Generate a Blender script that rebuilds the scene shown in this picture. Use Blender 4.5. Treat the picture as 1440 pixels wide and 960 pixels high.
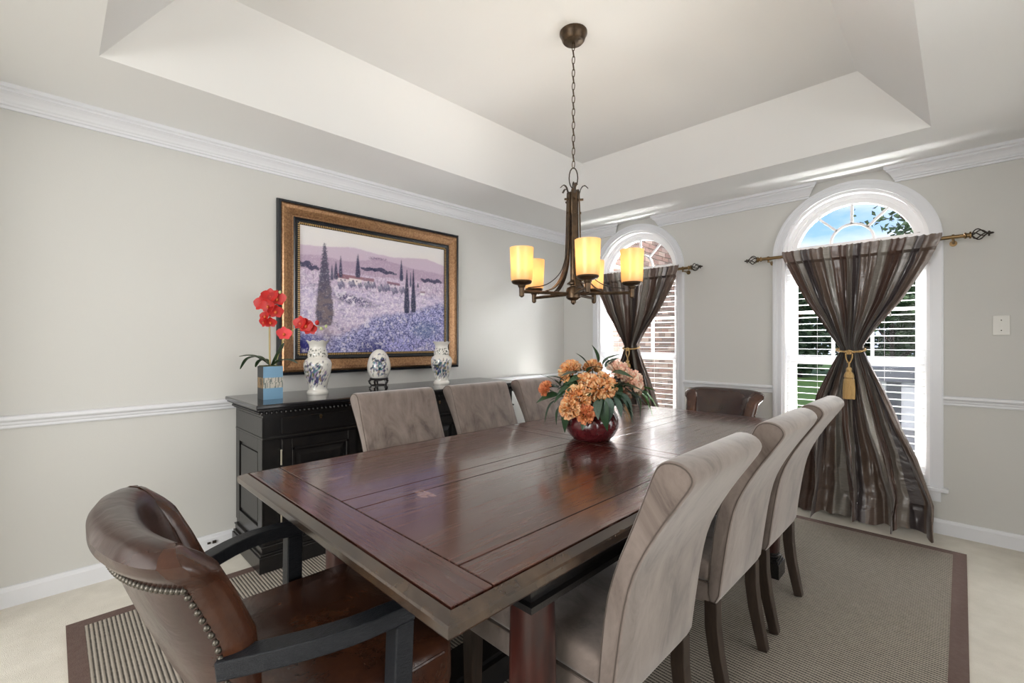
import bpy, bmesh, math, random
from math import sin, cos, pi, radians, sqrt, hypot
from mathutils import Vector, Matrix, noise
for o in list(bpy.data.objects):
    bpy.data.objects.remove(o, do_unlink=True)
SC = bpy.context.scene
COL = SC.collection
RND = random.Random(7)

# ------------------------------------------------------------------ room constants
XL, YD, XR, YB = -3.077, 3.916, 0.49, -0.475      # left wall, window wall, right wall, back wall
ZC, ZT = 2.35, 2.646                               # ceiling, raised tray
TX0, TX1, TY0, TY1, TIN = -2.472, -0.1155, 0.134, 3.307, 0.281
W1, W2, WR = -2.212, -0.558, 0.415                 # window centres (x), opening half width
ZSPR, ZSILL = 1.84, 0.29                           # spring line of the arch, sill

# ------------------------------------------------------------------ camera
cam = bpy.data.cameras.new('camera')
cam.lens = 16.0; cam.sensor_width = 36.0; cam.sensor_fit = 'HORIZONTAL'
cam.shift_y = 0.5 / 1440
cam.clip_start = 0.05
cam_o = bpy.data.objects.new('camera', cam); COL.objects.link(cam_o)
cam_o.location = (0, 0, 1.2)
cam_o.rotation_euler = (radians(90), 0, radians(44.66))
SC.camera = cam_o

# ------------------------------------------------------------------ colour management
SC.view_settings.view_transform = 'Standard'
SC.view_settings.look = 'None'
SC.view_settings.gamma = 1
SC.view_settings.exposure = 0.38
SC.view_settings.use_curve_mapping = False
SC.cycles.max_bounces = 8
SC.cycles.diffuse_bounces = 5
SC.cycles.glossy_bounces = 4
SC.cycles.transmission_bounces = 6
SC.cycles.transparent_max_bounces = 8
SC.cycles.caustics_reflective = False
SC.cycles.caustics_refractive = False
SC.cycles.sample_clamp_indirect = 6.0

# ------------------------------------------------------------------ world: blue sky with broken cloud
wd = bpy.data.worlds.new('sky'); SC.world = wd; wd.use_nodes = True
nt = wd.node_tree; nt.nodes.clear()
def wn(t, **k):
    n = nt.nodes.new(t)
    for a, b in k.items(): setattr(n, a, b)
    return n
tc = wn('ShaderNodeTexCoord'); sep = wn('ShaderNodeSeparateXYZ')
nt.links.new(tc.outputs['Generated'], sep.inputs[0])
grad = wn('ShaderNodeValToRGB')
nt.links.new(sep.outputs['Z'], grad.inputs[0])
grad.color_ramp.elements[0].position = 0.0; grad.color_ramp.elements[0].color = (0.38, 0.60, 0.92, 1)
grad.color_ramp.elements[1].position = 0.55; grad.color_ramp.elements[1].color = (0.06, 0.22, 0.62, 1)
mp = wn('ShaderNodeMapping'); mp.inputs['Scale'].default_value = (3.0, 3.0, 7.0); mp.inputs['Location'].default_value = (0.35, 0.1, 0.0)
nt.links.new(tc.outputs['Generated'], mp.inputs[0])
nz = wn('ShaderNodeTexNoise'); nz.inputs['Scale'].default_value = 1.3; nz.inputs['Detail'].default_value = 7
nt.links.new(mp.outputs[0], nz.inputs['Vector'])
cr = wn('ShaderNodeValToRGB'); nt.links.new(nz.outputs['Fac'], cr.inputs[0])
cr.color_ramp.elements[0].position = 0.40; cr.color_ramp.elements[0].color = (0, 0, 0, 1)
cr.color_ramp.elements[1].position = 0.60; cr.color_ramp.elements[1].color = (1, 1, 1, 1)
mx = wn('ShaderNodeMixRGB'); mx.inputs[2].default_value = (0.80, 0.81, 0.86, 1)
nt.links.new(cr.outputs[0], mx.inputs[0]); nt.links.new(grad.outputs[0], mx.inputs[1])
bg = wn('ShaderNodeBackground'); bg.inputs[1].default_value = 1.25
nt.links.new(mx.outputs[0], bg.inputs[0])
wo = wn('ShaderNodeOutputWorld'); nt.links.new(bg.outputs[0], wo.inputs[0])

# ------------------------------------------------------------------ lights
def light(name, kind, loc, rot, energy, color=(1, 1, 1), size=None, sy=None, portal=False):
    l = bpy.data.lights.new(name, kind); l.energy = energy; l.color = color
    if kind == 'AREA':
        l.shape = 'RECTANGLE'; l.size = size; l.size_y = sy or size
        if portal: l.cycles.is_portal = True
    elif kind == 'SUN': l.angle = radians(1.0)
    elif size: l.shadow_soft_size = size
    o = bpy.data.objects.new(name, l); COL.objects.link(o)
    o.location = loc; o.rotation_euler = rot
    return o
light('sun', 'SUN', (6, 2, 8), (radians(38), radians(36), 0), 2.0, (1.0, 0.95, 0.88))
# added area lamps outside the windows, boosting daylight from above and below
for wx in (W1, W2):
    light('added_sky_fill', 'AREA', (wx + 0.1, YD + 1.15, 3.15), (radians(-52), 0, 0), 420, (0.97, 0.985, 1.0), size=1.5, sy=1.0)
    light('added_ground_fill', 'AREA', (wx + 0.1, YD + 0.95, -0.25), (radians(-135), 0, 0), 760, (1.0, 0.99, 0.97), size=1.5, sy=1.0)
# added fill lamp, shining in through an invented opening in the right wall
light('added_side_fill', 'AREA', (3.9, 1.5, 1.35), (0, radians(97), 0), 90, (0.99, 0.995, 1.0), size=2.2, sy=4.6)
# added fill lamps behind the camera, inside an invented hall
light('added_rear_fill_top', 'AREA', (-1.2, -2.0, 2.5), (0, 0, 0), 26, (1.0, 0.995, 0.99), size=3.0, sy=2.0)
light('added_rear_fill_side', 'AREA', (-0.6, -3.3, 1.5), (radians(90), 0, radians(12)), 100, (1.0, 0.995, 0.99), size=2.6, sy=1.8)

# ------------------------------------------------------------------ node helpers
def new_mat(name):
    m = bpy.data.materials.new(name); m.use_nodes = True
    n = m.node_tree.nodes; b = n['Principled BSDF']
    return m, m.node_tree, b
def M(name, col, rough=0.5, metal=0.0, spec=0.5, coat=0.0, sheen=0.0, emis=None, es=1.0, bump=None, var=None):
    """bump=(scale,strength[,stretch]); var=(scale, colour2, stretch)"""
    m, t, b = new_mat(name)
    b.inputs['Base Color'].default_value = (*col, 1)
    b.inputs['Roughness'].default_value = rough
    b.inputs['Metallic'].default_value = metal
    b.inputs['Specular IOR Level'].default_value = spec
    b.inputs['Coat Weight'].default_value = coat
    b.inputs['Coat Roughness'].default_value = 0.12
    b.inputs['Sheen Weight'].default_value = sheen
    if emis:
        b.inputs['Emission Color'].default_value = (*emis, 1); b.inputs['Emission Strength'].default_value = es
    if bump or var:
        tcn = t.nodes.new('ShaderNodeTexCoord')
    if var:
        mpn = t.nodes.new('ShaderNodeMapping'); mpn.inputs['Scale'].default_value = var[2] if len(var) > 2 else (1, 1, 1)
        t.links.new(tcn.outputs['Object'], mpn.inputs[0])
        n = t.nodes.new('ShaderNodeTexNoise'); n.inputs['Scale'].default_value = var[0]; n.inputs['Detail'].default_value = 6
        n.inputs['Roughness'].default_value = 0.6
        t.links.new(mpn.outputs[0], n.inputs['Vector'])
        r = t.nodes.new('ShaderNodeValToRGB'); t.links.new(n.outputs['Fac'], r.inputs[0])
        r.color_ramp.elements[0].position = 0.35; r.color_ramp.elements[0].color = (*col, 1)
        r.color_ramp.elements[1].position = 0.68; r.color_ramp.elements[1].color = (*var[1], 1)
        t.links.new(r.outputs[0], b.inputs['Base Color'])
    if bump:
        mpn = t.nodes.new('ShaderNodeMapping'); mpn.inputs['Scale'].default_value = bump[2] if len(bump) > 2 else (1, 1, 1)
        t.links.new(tcn.outputs['Object'], mpn.inputs[0])
        n = t.nodes.new('ShaderNodeTexNoise'); n.inputs['Scale'].default_value = bump[0]; n.inputs['Detail'].default_value = 4
        t.links.new(mpn.outputs[0], n.inputs['Vector'])
        bp = t.nodes.new('ShaderNodeBump'); bp.inputs['Strength'].default_value = bump[1]; bp.inputs['Distance'].default_value = 0.01
        t.links.new(n.outputs['Fac'], bp.inputs['Height']); t.links.new(bp.outputs[0], b.inputs['Normal'])
    return m
def VC(name, rough=0.5, spec=0.5, coat=0.0, bump=None, sheen=0.0):
    """colour from the mesh's own colour attribute (printed or painted decoration)"""
    m = M(name, (1, 1, 1), rough, 0, spec, coat, sheen, bump=bump)
    t = m.node_tree; a = t.nodes.new('ShaderNodeVertexColor'); a.layer_name = 'paint'
    t.links.new(a.outputs[0], t.nodes['Principled BSDF'].inputs['Base Color'])
    return m

# ------------------------------------------------------------------ mesh builder
class MB:
    def __init__(s): s.v = []; s.f = []; s.mi = []; s.uv = None; s.cur = 0; s.col = None
    def add(s, vs, fs):
        o = len(s.v); s.v += [tuple(p) for p in vs]; s.f += [tuple(i + o for i in f) for f in fs]; s.mi += [s.cur] * len(fs)
        return s
    def box(s, x0, x1, y0, y1, z0, z1):
        if x0 > x1: x0, x1 = x1, x0
        if y0 > y1: y0, y1 = y1, y0
        if z0 > z1: z0, z1 = z1, z0
        v = [(x0, y0, z0), (x1, y0, z0), (x1, y1, z0), (x0, y1, z0), (x0, y0, z1), (x1, y0, z1), (x1, y1, z1), (x0, y1, z1)]
        return s.add(v, [(0, 3, 2, 1), (4, 5, 6, 7), (0, 1, 5, 4), (1, 2, 6, 5), (2, 3, 7, 6), (3, 0, 4, 7)])
    def rings(s, rings, closed=True, cap=True):
        """skin a list of equal-length point rings"""
        n = len(rings[0]); vs = [p for r in rings for p in r]; fs = []
        for i in range(len(rings) - 1):
            for j in range(n if closed else n - 1):
                k = (j + 1) % n
                fs.append((i * n + j, i * n + k, (i + 1) * n + k, (i + 1) * n + j))
        if cap and closed:
            fs.append(tuple(reversed(range(n)))); fs.append(tuple((len(rings) - 1) * n + j for j in range(n)))
        return s.add(vs, fs)
    def lathe(s, prof, n=24, c=(0, 0), cap=True):
        return s.rings([[(c[0] + r * cos(2 * pi * j / n), c[1] + r * sin(2 * pi * j / n), z) for j in range(n)] for r, z in prof], cap=cap)
    def tube(s, pts, r, n=8, closed=False, cap=True, flat=None):
        pts = [Vector(p) for p in pts]; m = len(pts); R = []
        prev = None
        for i, p in enumerate(pts):
            if closed: t = pts[(i + 1) % m] - pts[i - 1]
            else: t = pts[min(i + 1, m - 1)] - pts[max(i - 1, 0)]
            t.normalize()
            if prev is None:
                a = Vector((0, 0, 1)) if abs(t.z) < 0.9 else Vector((1, 0, 0))
                u = t.cross(a).normalized()
            else:
                u = (prev - t * prev.dot(t)).normalized()
            prev = u; w = t.cross(u)
            rr = r[i] if isinstance(r, (list, tuple)) else r
            fl = flat or (1, 1)
            R.append([tuple(p + u * rr * fl[0] * cos(2 * pi * j / n) + w * rr * fl[1] * sin(2 * pi * j / n)) for j in range(n)])
        if closed: R.append(R[0])
        return s.rings(R, cap=cap and not closed)
    def bar(s, pts, w, h, up=(0, 0, 1), cap=True):
        """rectangular bar along pts; w sideways, h along up; w/h may be lists"""
        pts = [Vector(p) for p in pts]; m = len(pts); up = Vector(up); R = []
        for i, p in enumerate(pts):
            t = (pts[min(i + 1, m - 1)] - pts[max(i - 1, 0)]).normalized()
            sd = t.cross(up).normalized(); uu = sd.cross(t).normalized()
            a = (w[i] if isinstance(w, (list, tuple)) else w) / 2; b = (h[i] if isinstance(h, (list, tuple)) else h) / 2
            R.append([tuple(p + sd * a + uu * b), tuple(p - sd * a + uu * b), tuple(p - sd * a - uu * b), tuple(p + sd * a - uu * b)])
        return s.rings(R, cap=cap)
    def sphere(s, c, r, n=10, m=6, sc=(1, 1, 1)):
        R = []
        for i in range(m + 1):
            a = -pi / 2 + pi * i / m; a = max(min(a, pi / 2 - 1e-3), -pi / 2 + 1e-3)
            R.append([(c[0] + sc[0] * r * cos(a) * cos(2 * pi * j / n), c[1] + sc[1] * r * cos(a) * sin(2 * pi * j / n), c[2] + sc[2] * r * sin(a)) for j in range(n)])
        return s.rings(R)
    def prism(s, poly, axis, a, b):
        """extrude a 2D polygon along axis 'x','y' or 'z' from a to b"""
        def P(u, v, w): return {'x': (w, u, v), 'y': (u, w, v), 'z': (u, v, w)}[axis]
        return s.rings([[P(u, v, w) for u, v in poly] for w in (a, b)])
    def xform(s, mat):
        s.v = [tuple(mat @ Vector(p)) for p in s.v]; return s
def build(name, mb, m, parent=None, loc=None, smooth=False, bevel=0, seg=2, angle=35, weld=False, **tags):
    me = bpy.data.meshes.new(name)
    me.from_pydata(mb.v, [], mb.f)
    bm = bmesh.new(); bm.from_mesh(me)
    if weld: bmesh.ops.remove_doubles(bm, verts=bm.verts, dist=1e-5)
    bmesh.ops.recalc_face_normals(bm, faces=bm.faces)
    if bevel:
        ed = [e for e in bm.edges if len(e.link_faces) == 2 and e.calc_face_angle(0) > radians(angle)]
        bmesh.ops.bevel(bm, geom=ed, offset=bevel, segments=seg, profile=0.5, affect='EDGES', clamp_overlap=True)
    if smooth:
        for f in bm.faces: f.smooth = True
        for e in bm.edges:
            if len(e.link_faces) == 2 and e.calc_face_angle(0) > radians(40): e.smooth = False
    bm.to_mesh(me); bm.free()
    ms = m if isinstance(m, list) else [m]
    for q in ms: me.materials.append(q)
    if len(ms) > 1 and not bevel and not weld:
        for p, i in zip(me.polygons, mb.mi): p.material_index = i
    if mb.uv and not bevel and not weld:
        u = me.uv_layers.new(name='UVMap')
        for l in me.loops: u.data[l.index].uv = mb.uv[l.vertex_index]
    if mb.col and not bevel and not weld:
        ca = me.color_attributes.new(name='paint', type='FLOAT_COLOR', domain='POINT')
        for i, c in enumerate(mb.col): ca.data[i].color = (*c, 1)
    o = bpy.data.objects.new(name, me); COL.objects.link(o)
    if parent is not None: o.parent = parent
    if loc is not None: o.location = loc
    for k, v in tags.items(): o[k] = v
    return o
def thing(name, label, cat, loc=(0, 0, 0), rz=0, group=None):
    o = bpy.data.objects.new(name, None); COL.objects.link(o); o.empty_display_size = 0.1
    o.location = loc; o.rotation_euler = (0, 0, rz); o['label'] = label; o['category'] = cat
    if group: o['group'] = group
    return o
def struct(name, mb, m, label=None, **k):
    o = build(name, mb, m, **k); o['kind'] = 'structure'
    if label: o['label'] = label
    return o
def copy_tree(o, parent=None, suffix=True):
    kids = [c for c in ALLKIDS(o)]
    c = o.copy(); COL.objects.link(c); c.parent = parent
    for k in kids: copy_tree(k, c)
    return c
def ALLKIDS(o): return [c for c in bpy.data.objects if c.parent == o]
def lerp_tab(tab, z):
    tab = sorted(tab)
    if z <= tab[0][0]: return tab[0][1]
    for (a, u), (b, v) in zip(tab, tab[1:]):
        if z <= b:
            t = (z - a) / (b - a); t = t * t * (3 - 2 * t) * 0.5 + t * 0.5
            return u + (v - u) * t
    return tab[-1][1]
def lin(tab, z):
    for (a, u), (b, v) in zip(tab, tab[1:]):
        if z <= b: return u + (v - u) * (z - a) / (b - a)
    return tab[-1][1]
def arc(cx, cz, r, a0, a1, n): return [(cx + r * cos(a0 + (a1 - a0) * i / n), cz + r * sin(a0 + (a1 - a0) * i / n)) for i in range(n + 1)]
def S8(h):
    h = h.lstrip('#'); return tuple(((int(h[i:i + 2], 16) / 255) ** 2.2) for i in (0, 2, 4))

# ------------------------------------------------------------------ materials
m_wall = M('wall paint', (0.60, 0.595, 0.57), 0.75, bump=(180, 0.04))
m_ceil = M('ceiling paint', (0.86, 0.86, 0.85), 0.85)
m_trim = M('white trim paint', (0.74, 0.75, 0.78), 0.35)
m_vinyl = M('white window vinyl', (0.90, 0.90, 0.91), 0.35)
m_blind = M('white blind slats', (0.92, 0.92, 0.92), 0.4)
m_carpet = M('cream carpet', (0.70, 0.66, 0.58), 0.95, bump=(420, 0.5), var=(9, (0.78, 0.74, 0.66)))
m_plate = M('switch plastic', (0.66, 0.65, 0.61), 0.35)
m_black = M('black painted wood', (0.008, 0.008, 0.009), 0.26, var=(22, (0.015, 0.013, 0.012)), bump=(60, 0.08, (1, 6, 1)))
m_blackworn = M('brushed black armchair wood', (0.006, 0.007, 0.010), 0.34, spec=0.28, bump=(90, 0.4, (8, 1, 8)), var=(40, (0.016, 0.018, 0.022), (6, 1, 6)))
m_darkleg = M('dark stained chair leg wood', (0.022, 0.014, 0.010), 0.35, var=(14, (0.040, 0.026, 0.018), (6, 6, 1)))
m_bronze = M('oil rubbed bronze', (0.050, 0.034, 0.022), 0.36, metal=0.75, var=(30, (0.115, 0.074, 0.042)))
m_brass = M('antique brass', (0.20, 0.13, 0.06), 0.35, metal=0.85)
m_iron = M('dark iron', (0.045, 0.035, 0.028), 0.4, metal=0.7)
m_nail = M('antique nailhead', (0.10, 0.09, 0.075), 0.35, metal=0.8)
m_gold = M('gold cord', (0.42, 0.25, 0.08), 0.5, sheen=0.3, bump=(300, 0.4, (1, 1, 0.2)), var=(120, (0.55, 0.36, 0.14), (4, 4, 0.3)))
m_glass = M('window glass', (1, 1, 1), 0.0)
def mk_glass():
    m, t, b = new_mat('clear pane glass')
    t.nodes.remove(b)
    tr = t.nodes.new('ShaderNodeBsdfTransparent'); gl = t.nodes.new('ShaderNodeBsdfGlossy'); gl.inputs['Roughness'].default_value = 0.0
    fr = t.nodes.new('ShaderNodeFresnel'); fr.inputs['IOR'].default_value = 1.12
    mxx = t.nodes.new('ShaderNodeMixShader')
    t.links.new(fr.outputs[0], mxx.inputs[0]); t.links.new(tr.outputs[0], mxx.inputs[1]); t.links.new(gl.outputs[0], mxx.inputs[2])
    t.links.new(mxx.outputs[0], t.nodes['Material Output'].inputs[0]); return m
m_glass = mk_glass()

MARKS = [(0.055, -0.968, 0.085, 0.075), (-0.30, -1.08, 0.03, 0.10)]      # two scuffs on the near end of the tabletop
# wood of the table: grain runs along local Y of the object
def mk_wood(name, c1, c2, rough, axis='y', coat=0.35):
    m, t, b = new_mat(name)
    tcn = t.nodes.new('ShaderNodeTexCoord'); mpn = t.nodes.new('ShaderNodeMapping')
    mpn.inputs['Scale'].default_value = (34, 1.6, 34) if axis == 'y' else (1.6, 34, 34)
    t.links.new(tcn.outputs['Object'], mpn.inputs[0])
    n = t.nodes.new('ShaderNodeTexNoise'); n.inputs['Scale'].default_value = 2.6; n.inputs['Detail'].default_value = 8; n.inputs['Roughness'].default_value = 0.65
    n.inputs['Distortion'].default_value = 0.15
    t.links.new(mpn.outputs[0], n.inputs['Vector'])
    r = t.nodes.new('ShaderNodeValToRGB'); t.links.new(n.outputs['Fac'], r.inputs[0])
    r.color_ramp.elements[0].position = 0.3; r.color_ramp.elements[0].color = (*c1, 1)
    r.color_ramp.elements[1].position = 0.72; r.color_ramp.elements[1].color = (*c2, 1)
    # worn scratches: pale wear marks with a shape of their own
    m2 = t.nodes.new('ShaderNodeMapping'); m2.inputs['Scale'].default_value = (3, 12, 3); m2.inputs['Rotation'].default_value = (0, 0, 0.6)
    t.links.new(tcn.outputs['Object'], m2.inputs[0])
    n2 = t.nodes.new('ShaderNodeTexNoise'); n2.inputs['Scale'].default_value = 5.5; n2.inputs['Detail'].default_value = 10; n2.inputs['Roughness'].default_value = 0.8
    t.links.new(m2.outputs[0], n2.inputs['Vector'])
    r2 = t.nodes.new('ShaderNodeValToRGB'); t.links.new(n2.outputs['Fac'], r2.inputs[0])
    r2.color_ramp.elements[0].position = 0.655; r2.color_ramp.elements[0].color = (0, 0, 0, 1)
    r2.color_ramp.elements[1].position = 0.70; r2.color_ramp.elements[1].color = (0.5, 0.5, 0.5, 1)
    prev = r2.outputs[0]
    for cx_, cy_, rx_, ry_ in ((MARKS if axis == 'y' else [])):
        m4 = t.nodes.new('ShaderNodeMapping'); m4.vector_type = 'TEXTURE'; m4.inputs['Location'].default_value = (cx_, cy_, 0); m4.inputs['Scale'].default_value = (rx_, ry_, 10)
        t.links.new(tcn.outputs['Object'], m4.inputs[0])
        gr = t.nodes.new('ShaderNodeTexGradient'); gr.gradient_type = 'SPHERICAL'; t.links.new(m4.outputs[0], gr.inputs[0])
        ml = t.nodes.new('ShaderNodeMath'); ml.operation = 'MULTIPLY_ADD'; ml.inputs[1].default_value = 0.55; ml.inputs[2].default_value = -0.36
        n5 = t.nodes.new('ShaderNodeTexNoise'); n5.inputs['Scale'].default_value = 7.0; n5.inputs['Detail'].default_value = 6; t.links.new(m2.outputs[0], n5.inputs['Vector'])
        ad_ = t.nodes.new('ShaderNodeMath'); ad_.operation = 'ADD'; t.links.new(gr.outputs['Fac'], ml.inputs[0]); t.links.new(ml.outputs[0], ad_.inputs[0]); t.links.new(n5.outputs['Fac'], ad_.inputs[1])
        rp_ = t.nodes.new('ShaderNodeMapRange'); rp_.inputs['From Min'].default_value = 0.42; rp_.inputs['From Max'].default_value = 0.50; rp_.inputs['To Max'].default_value = 0.75; t.links.new(ad_.outputs[0], rp_.inputs[0])
        mxn = t.nodes.new('ShaderNodeMath'); mxn.operation = 'MAXIMUM'; t.links.new(prev, mxn.inputs[0]); t.links.new(rp_.outputs[0], mxn.inputs[1]); prev = mxn.outputs[0]
    mm = t.nodes.new('ShaderNodeMixRGB'); mm.inputs[2].default_value = (0.34, 0.20, 0.15, 1)
    t.links.new(prev, mm.inputs[0]); t.links.new(r.outputs[0], mm.inputs[1]); t.links.new(mm.outputs[0], b.inputs['Base Color'])
    rr = t.nodes.new('ShaderNodeMapRange'); rr.inputs['To Min'].default_value = rough - 0.05; rr.inputs['To Max'].default_value = rough + 0.10
    t.links.new(n.outputs['Fac'], rr.inputs[0]); t.links.new(rr.outputs[0], b.inputs['Roughness'])
    b.inputs['Coat Weight'].default_value = coat; b.inputs['Coat Roughness'].default_value = 0.13
    bp = t.nodes.new('ShaderNodeBump'); bp.inputs['Strength'].default_value = 0.006; bp.inputs['Distance'].default_value = 0.001
    t.links.new(n.outputs['Fac'], bp.inputs['Height']); t.links.new(bp.outputs[0], b.inputs['Normal'])
    return m
m_wood = mk_wood('mahogany tabletop', (0.050, 0.014, 0.009), (0.088, 0.027, 0.016), 0.24, coat=1.0)
m_woodx = mk_wood('mahogany breadboard', (0.046, 0.013, 0.009), (0.085, 0.026, 0.017), 0.25, axis='x', coat=1.0)
m_rim = M('worn dark table rim', (0.022, 0.014, 0.011), 0.24, coat=0.5, var=(11, (0.070, 0.042, 0.024), (1, 1, 1)))
m_tleg = M('red brown table leg', (0.020, 0.006, 0.005), 0.3, coat=0.3, var=(5, (0.055, 0.012, 0.008), (5, 5, 1)))

def mk_suede():
    m, t, b = new_mat('taupe suede')
    tcn = t.nodes.new('ShaderNodeTexCoord'); mpn = t.nodes.new('ShaderNodeMapping'); mpn.inputs['Scale'].default_value = (4, 6, 2.6); mpn.inputs['Rotation'].default_value = (0.8, 0.3, 0.4)
    t.links.new(tcn.outputs['Object'], mpn.inputs[0])
    n = t.nodes.new('ShaderNodeTexNoise'); n.inputs['Scale'].default_value = 1.7; n.inputs['Detail'].default_value = 9; n.inputs['Roughness'].default_value = 0.68; n.inputs['Distortion'].default_value = 0.5
    t.links.new(mpn.outputs[0], n.inputs['Vector'])
    r = t.nodes.new('ShaderNodeValToRGB'); t.links.new(n.outputs['Fac'], r.inputs[0])
    r.color_ramp.elements[0].position = 0.36; r.color_ramp.elements[0].color = (0.100, 0.077, 0.066, 1)
    r.color_ramp.elements[1].position = 0.62; r.color_ramp.elements[1].color = (0.240, 0.196, 0.172, 1)
    e = r.color_ramp.elements.new(0.47); e.color = (0.180, 0.143, 0.124, 1)
    t.links.new(r.outputs[0], b.inputs['Base Color'])
    b.inputs['Roughness'].default_value = 0.85; b.inputs['Sheen Weight'].default_value = 0.6; b.inputs['Sheen Roughness'].default_value = 0.45
    b.inputs['Specular IOR Level'].default_value = 0.2
    return m
m_suede = mk_suede()
m_welt = M('dark welt cord', (0.09, 0.07, 0.058), 0.8)
def mk_leather(name, c1, c2, c3):
    m, t, b = new_mat(name)
    tcn = t.nodes.new('ShaderNodeTexCoord')
    n = t.nodes.new('ShaderNodeTexNoise'); n.inputs['Scale'].default_value = 7; n.inputs['Detail'].default_value = 8; n.inputs['Roughness'].default_value = 0.65
    t.links.new(tcn.outputs['Object'], n.inputs['Vector'])
    r = t.nodes.new('ShaderNodeValToRGB'); t.links.new(n.outputs['Fac'], r.inputs[0])
    r.color_ramp.elements[0].position = 0.32; r.color_ramp.elements[0].color = (*c1, 1)
    r.color_ramp.elements[1].position = 0.75; r.color_ramp.elements[1].color = (*c3, 1)
    e = r.color_ramp.elements.new(0.55); e.color = (*c2, 1)
    t.links.new(r.outputs[0], b.inputs['Base Color'])
    b.inputs['Roughness'].default_value = 0.27; b.inputs['Specular IOR Level'].default_value = 0.6
    n2 = t.nodes.new('ShaderNodeTexNoise'); n2.inputs['Scale'].default_value = 9; n2.inputs['Detail'].default_value = 5; n2.inputs['Distortion'].default_value = 1.2
    t.links.new(tcn.outputs['Object'], n2.inputs['Vector'])
    bp = t.nodes.new('ShaderNodeBump'); bp.inputs['Strength'].default_value = 0.25; bp.inputs['Distance'].default_value = 0.012
    t.links.new(n2.outputs['Fac'], bp.inputs['Height']); t.links.new(bp.outputs[0], b.inputs['Normal'])
    return m
m_leather = mk_leather('dark brown leather', (0.026, 0.012, 0.010), (0.040, 0.017, 0.012), (0.066, 0.028, 0.017))
m_leather2 = mk_leather('worn tan brown leather', (0.030, 0.012, 0.008), (0.062, 0.022, 0.011), (0.135, 0.050, 0.021))

def mk_rug():
    m, t, b = new_mat('ribbed sisal rug')
    tcn = t.nodes.new('ShaderNodeTexCoord')
    w = t.nodes.new('ShaderNodeTexWave'); w.wave_type = 'BANDS'; w.bands_direction = 'Y'; w.wave_profile = 'SIN'
    w.inputs['Scale'].default_value = 22.0; w.inputs['Distortion'].default_value = 0.5; w.inputs['Detail'].default_value = 2; w.inputs['Detail Scale'].default_value = 8
    t.links.new(tcn.outputs['Object'], w.inputs['Vector'])
    w2 = t.nodes.new('ShaderNodeTexWave'); w2.wave_type = 'BANDS'; w2.bands_direction = 'X'; w2.inputs['Scale'].default_value = 40.0; w2.inputs['Distortion'].default_value = 2
    t.links.new(tcn.outputs['Object'], w2.inputs['Vector'])
    n = t.nodes.new('ShaderNodeTexNoise'); n.inputs['Scale'].default_value = 60; n.inputs['Detail'].default_value = 5
    t.links.new(tcn.outputs['Object'], n.inputs['Vector'])
    a = t.nodes.new('ShaderNodeMath'); a.operation = 'MULTIPLY_ADD'; a.inputs[1].default_value = 0.22
    t.links.new(w2.outputs['Fac'], a.inputs[0]); t.links.new(w.outputs['Fac'], a.inputs[2])
    a2 = t.nodes.new('ShaderNodeMath'); a2.operation = 'MULTIPLY_ADD'; a2.inputs[1].default_value = 0.45
    t.links.new(n.outputs['Fac'], a2.inputs[0]); t.links.new(a.outputs[0], a2.inputs[2])
    r = t.nodes.new('ShaderNodeValToRGB'); t.links.new(a2.outputs[0], r.inputs[0])
    r.color_ramp.elements[0].position = 0.42; r.color_ramp.elements[0].color = (0.045, 0.038, 0.031, 1)
    r.color_ramp.elements[1].position = 0.85; r.color_ramp.elements[1].color = (0.36, 0.32, 0.27, 1)
    t.links.new(r.outputs[0], b.inputs['Base Color']); b.inputs['Roughness'].default_value = 0.9
    bp = t.nodes.new('ShaderNodeBump'); bp.inputs['Strength'].default_value = 0.5; bp.inputs['Distance'].default_value = 0.004
    t.links.new(a.outputs[0], bp.inputs['Height']); t.links.new(bp.outputs[0], b.inputs['Normal'])
    return m
m_rug = mk_rug()
m_rugb = M('brown rug binding', (0.105, 0.062, 0.052), 0.8, bump=(250, 0.3), var=(60, (0.13, 0.085, 0.07)))

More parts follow.
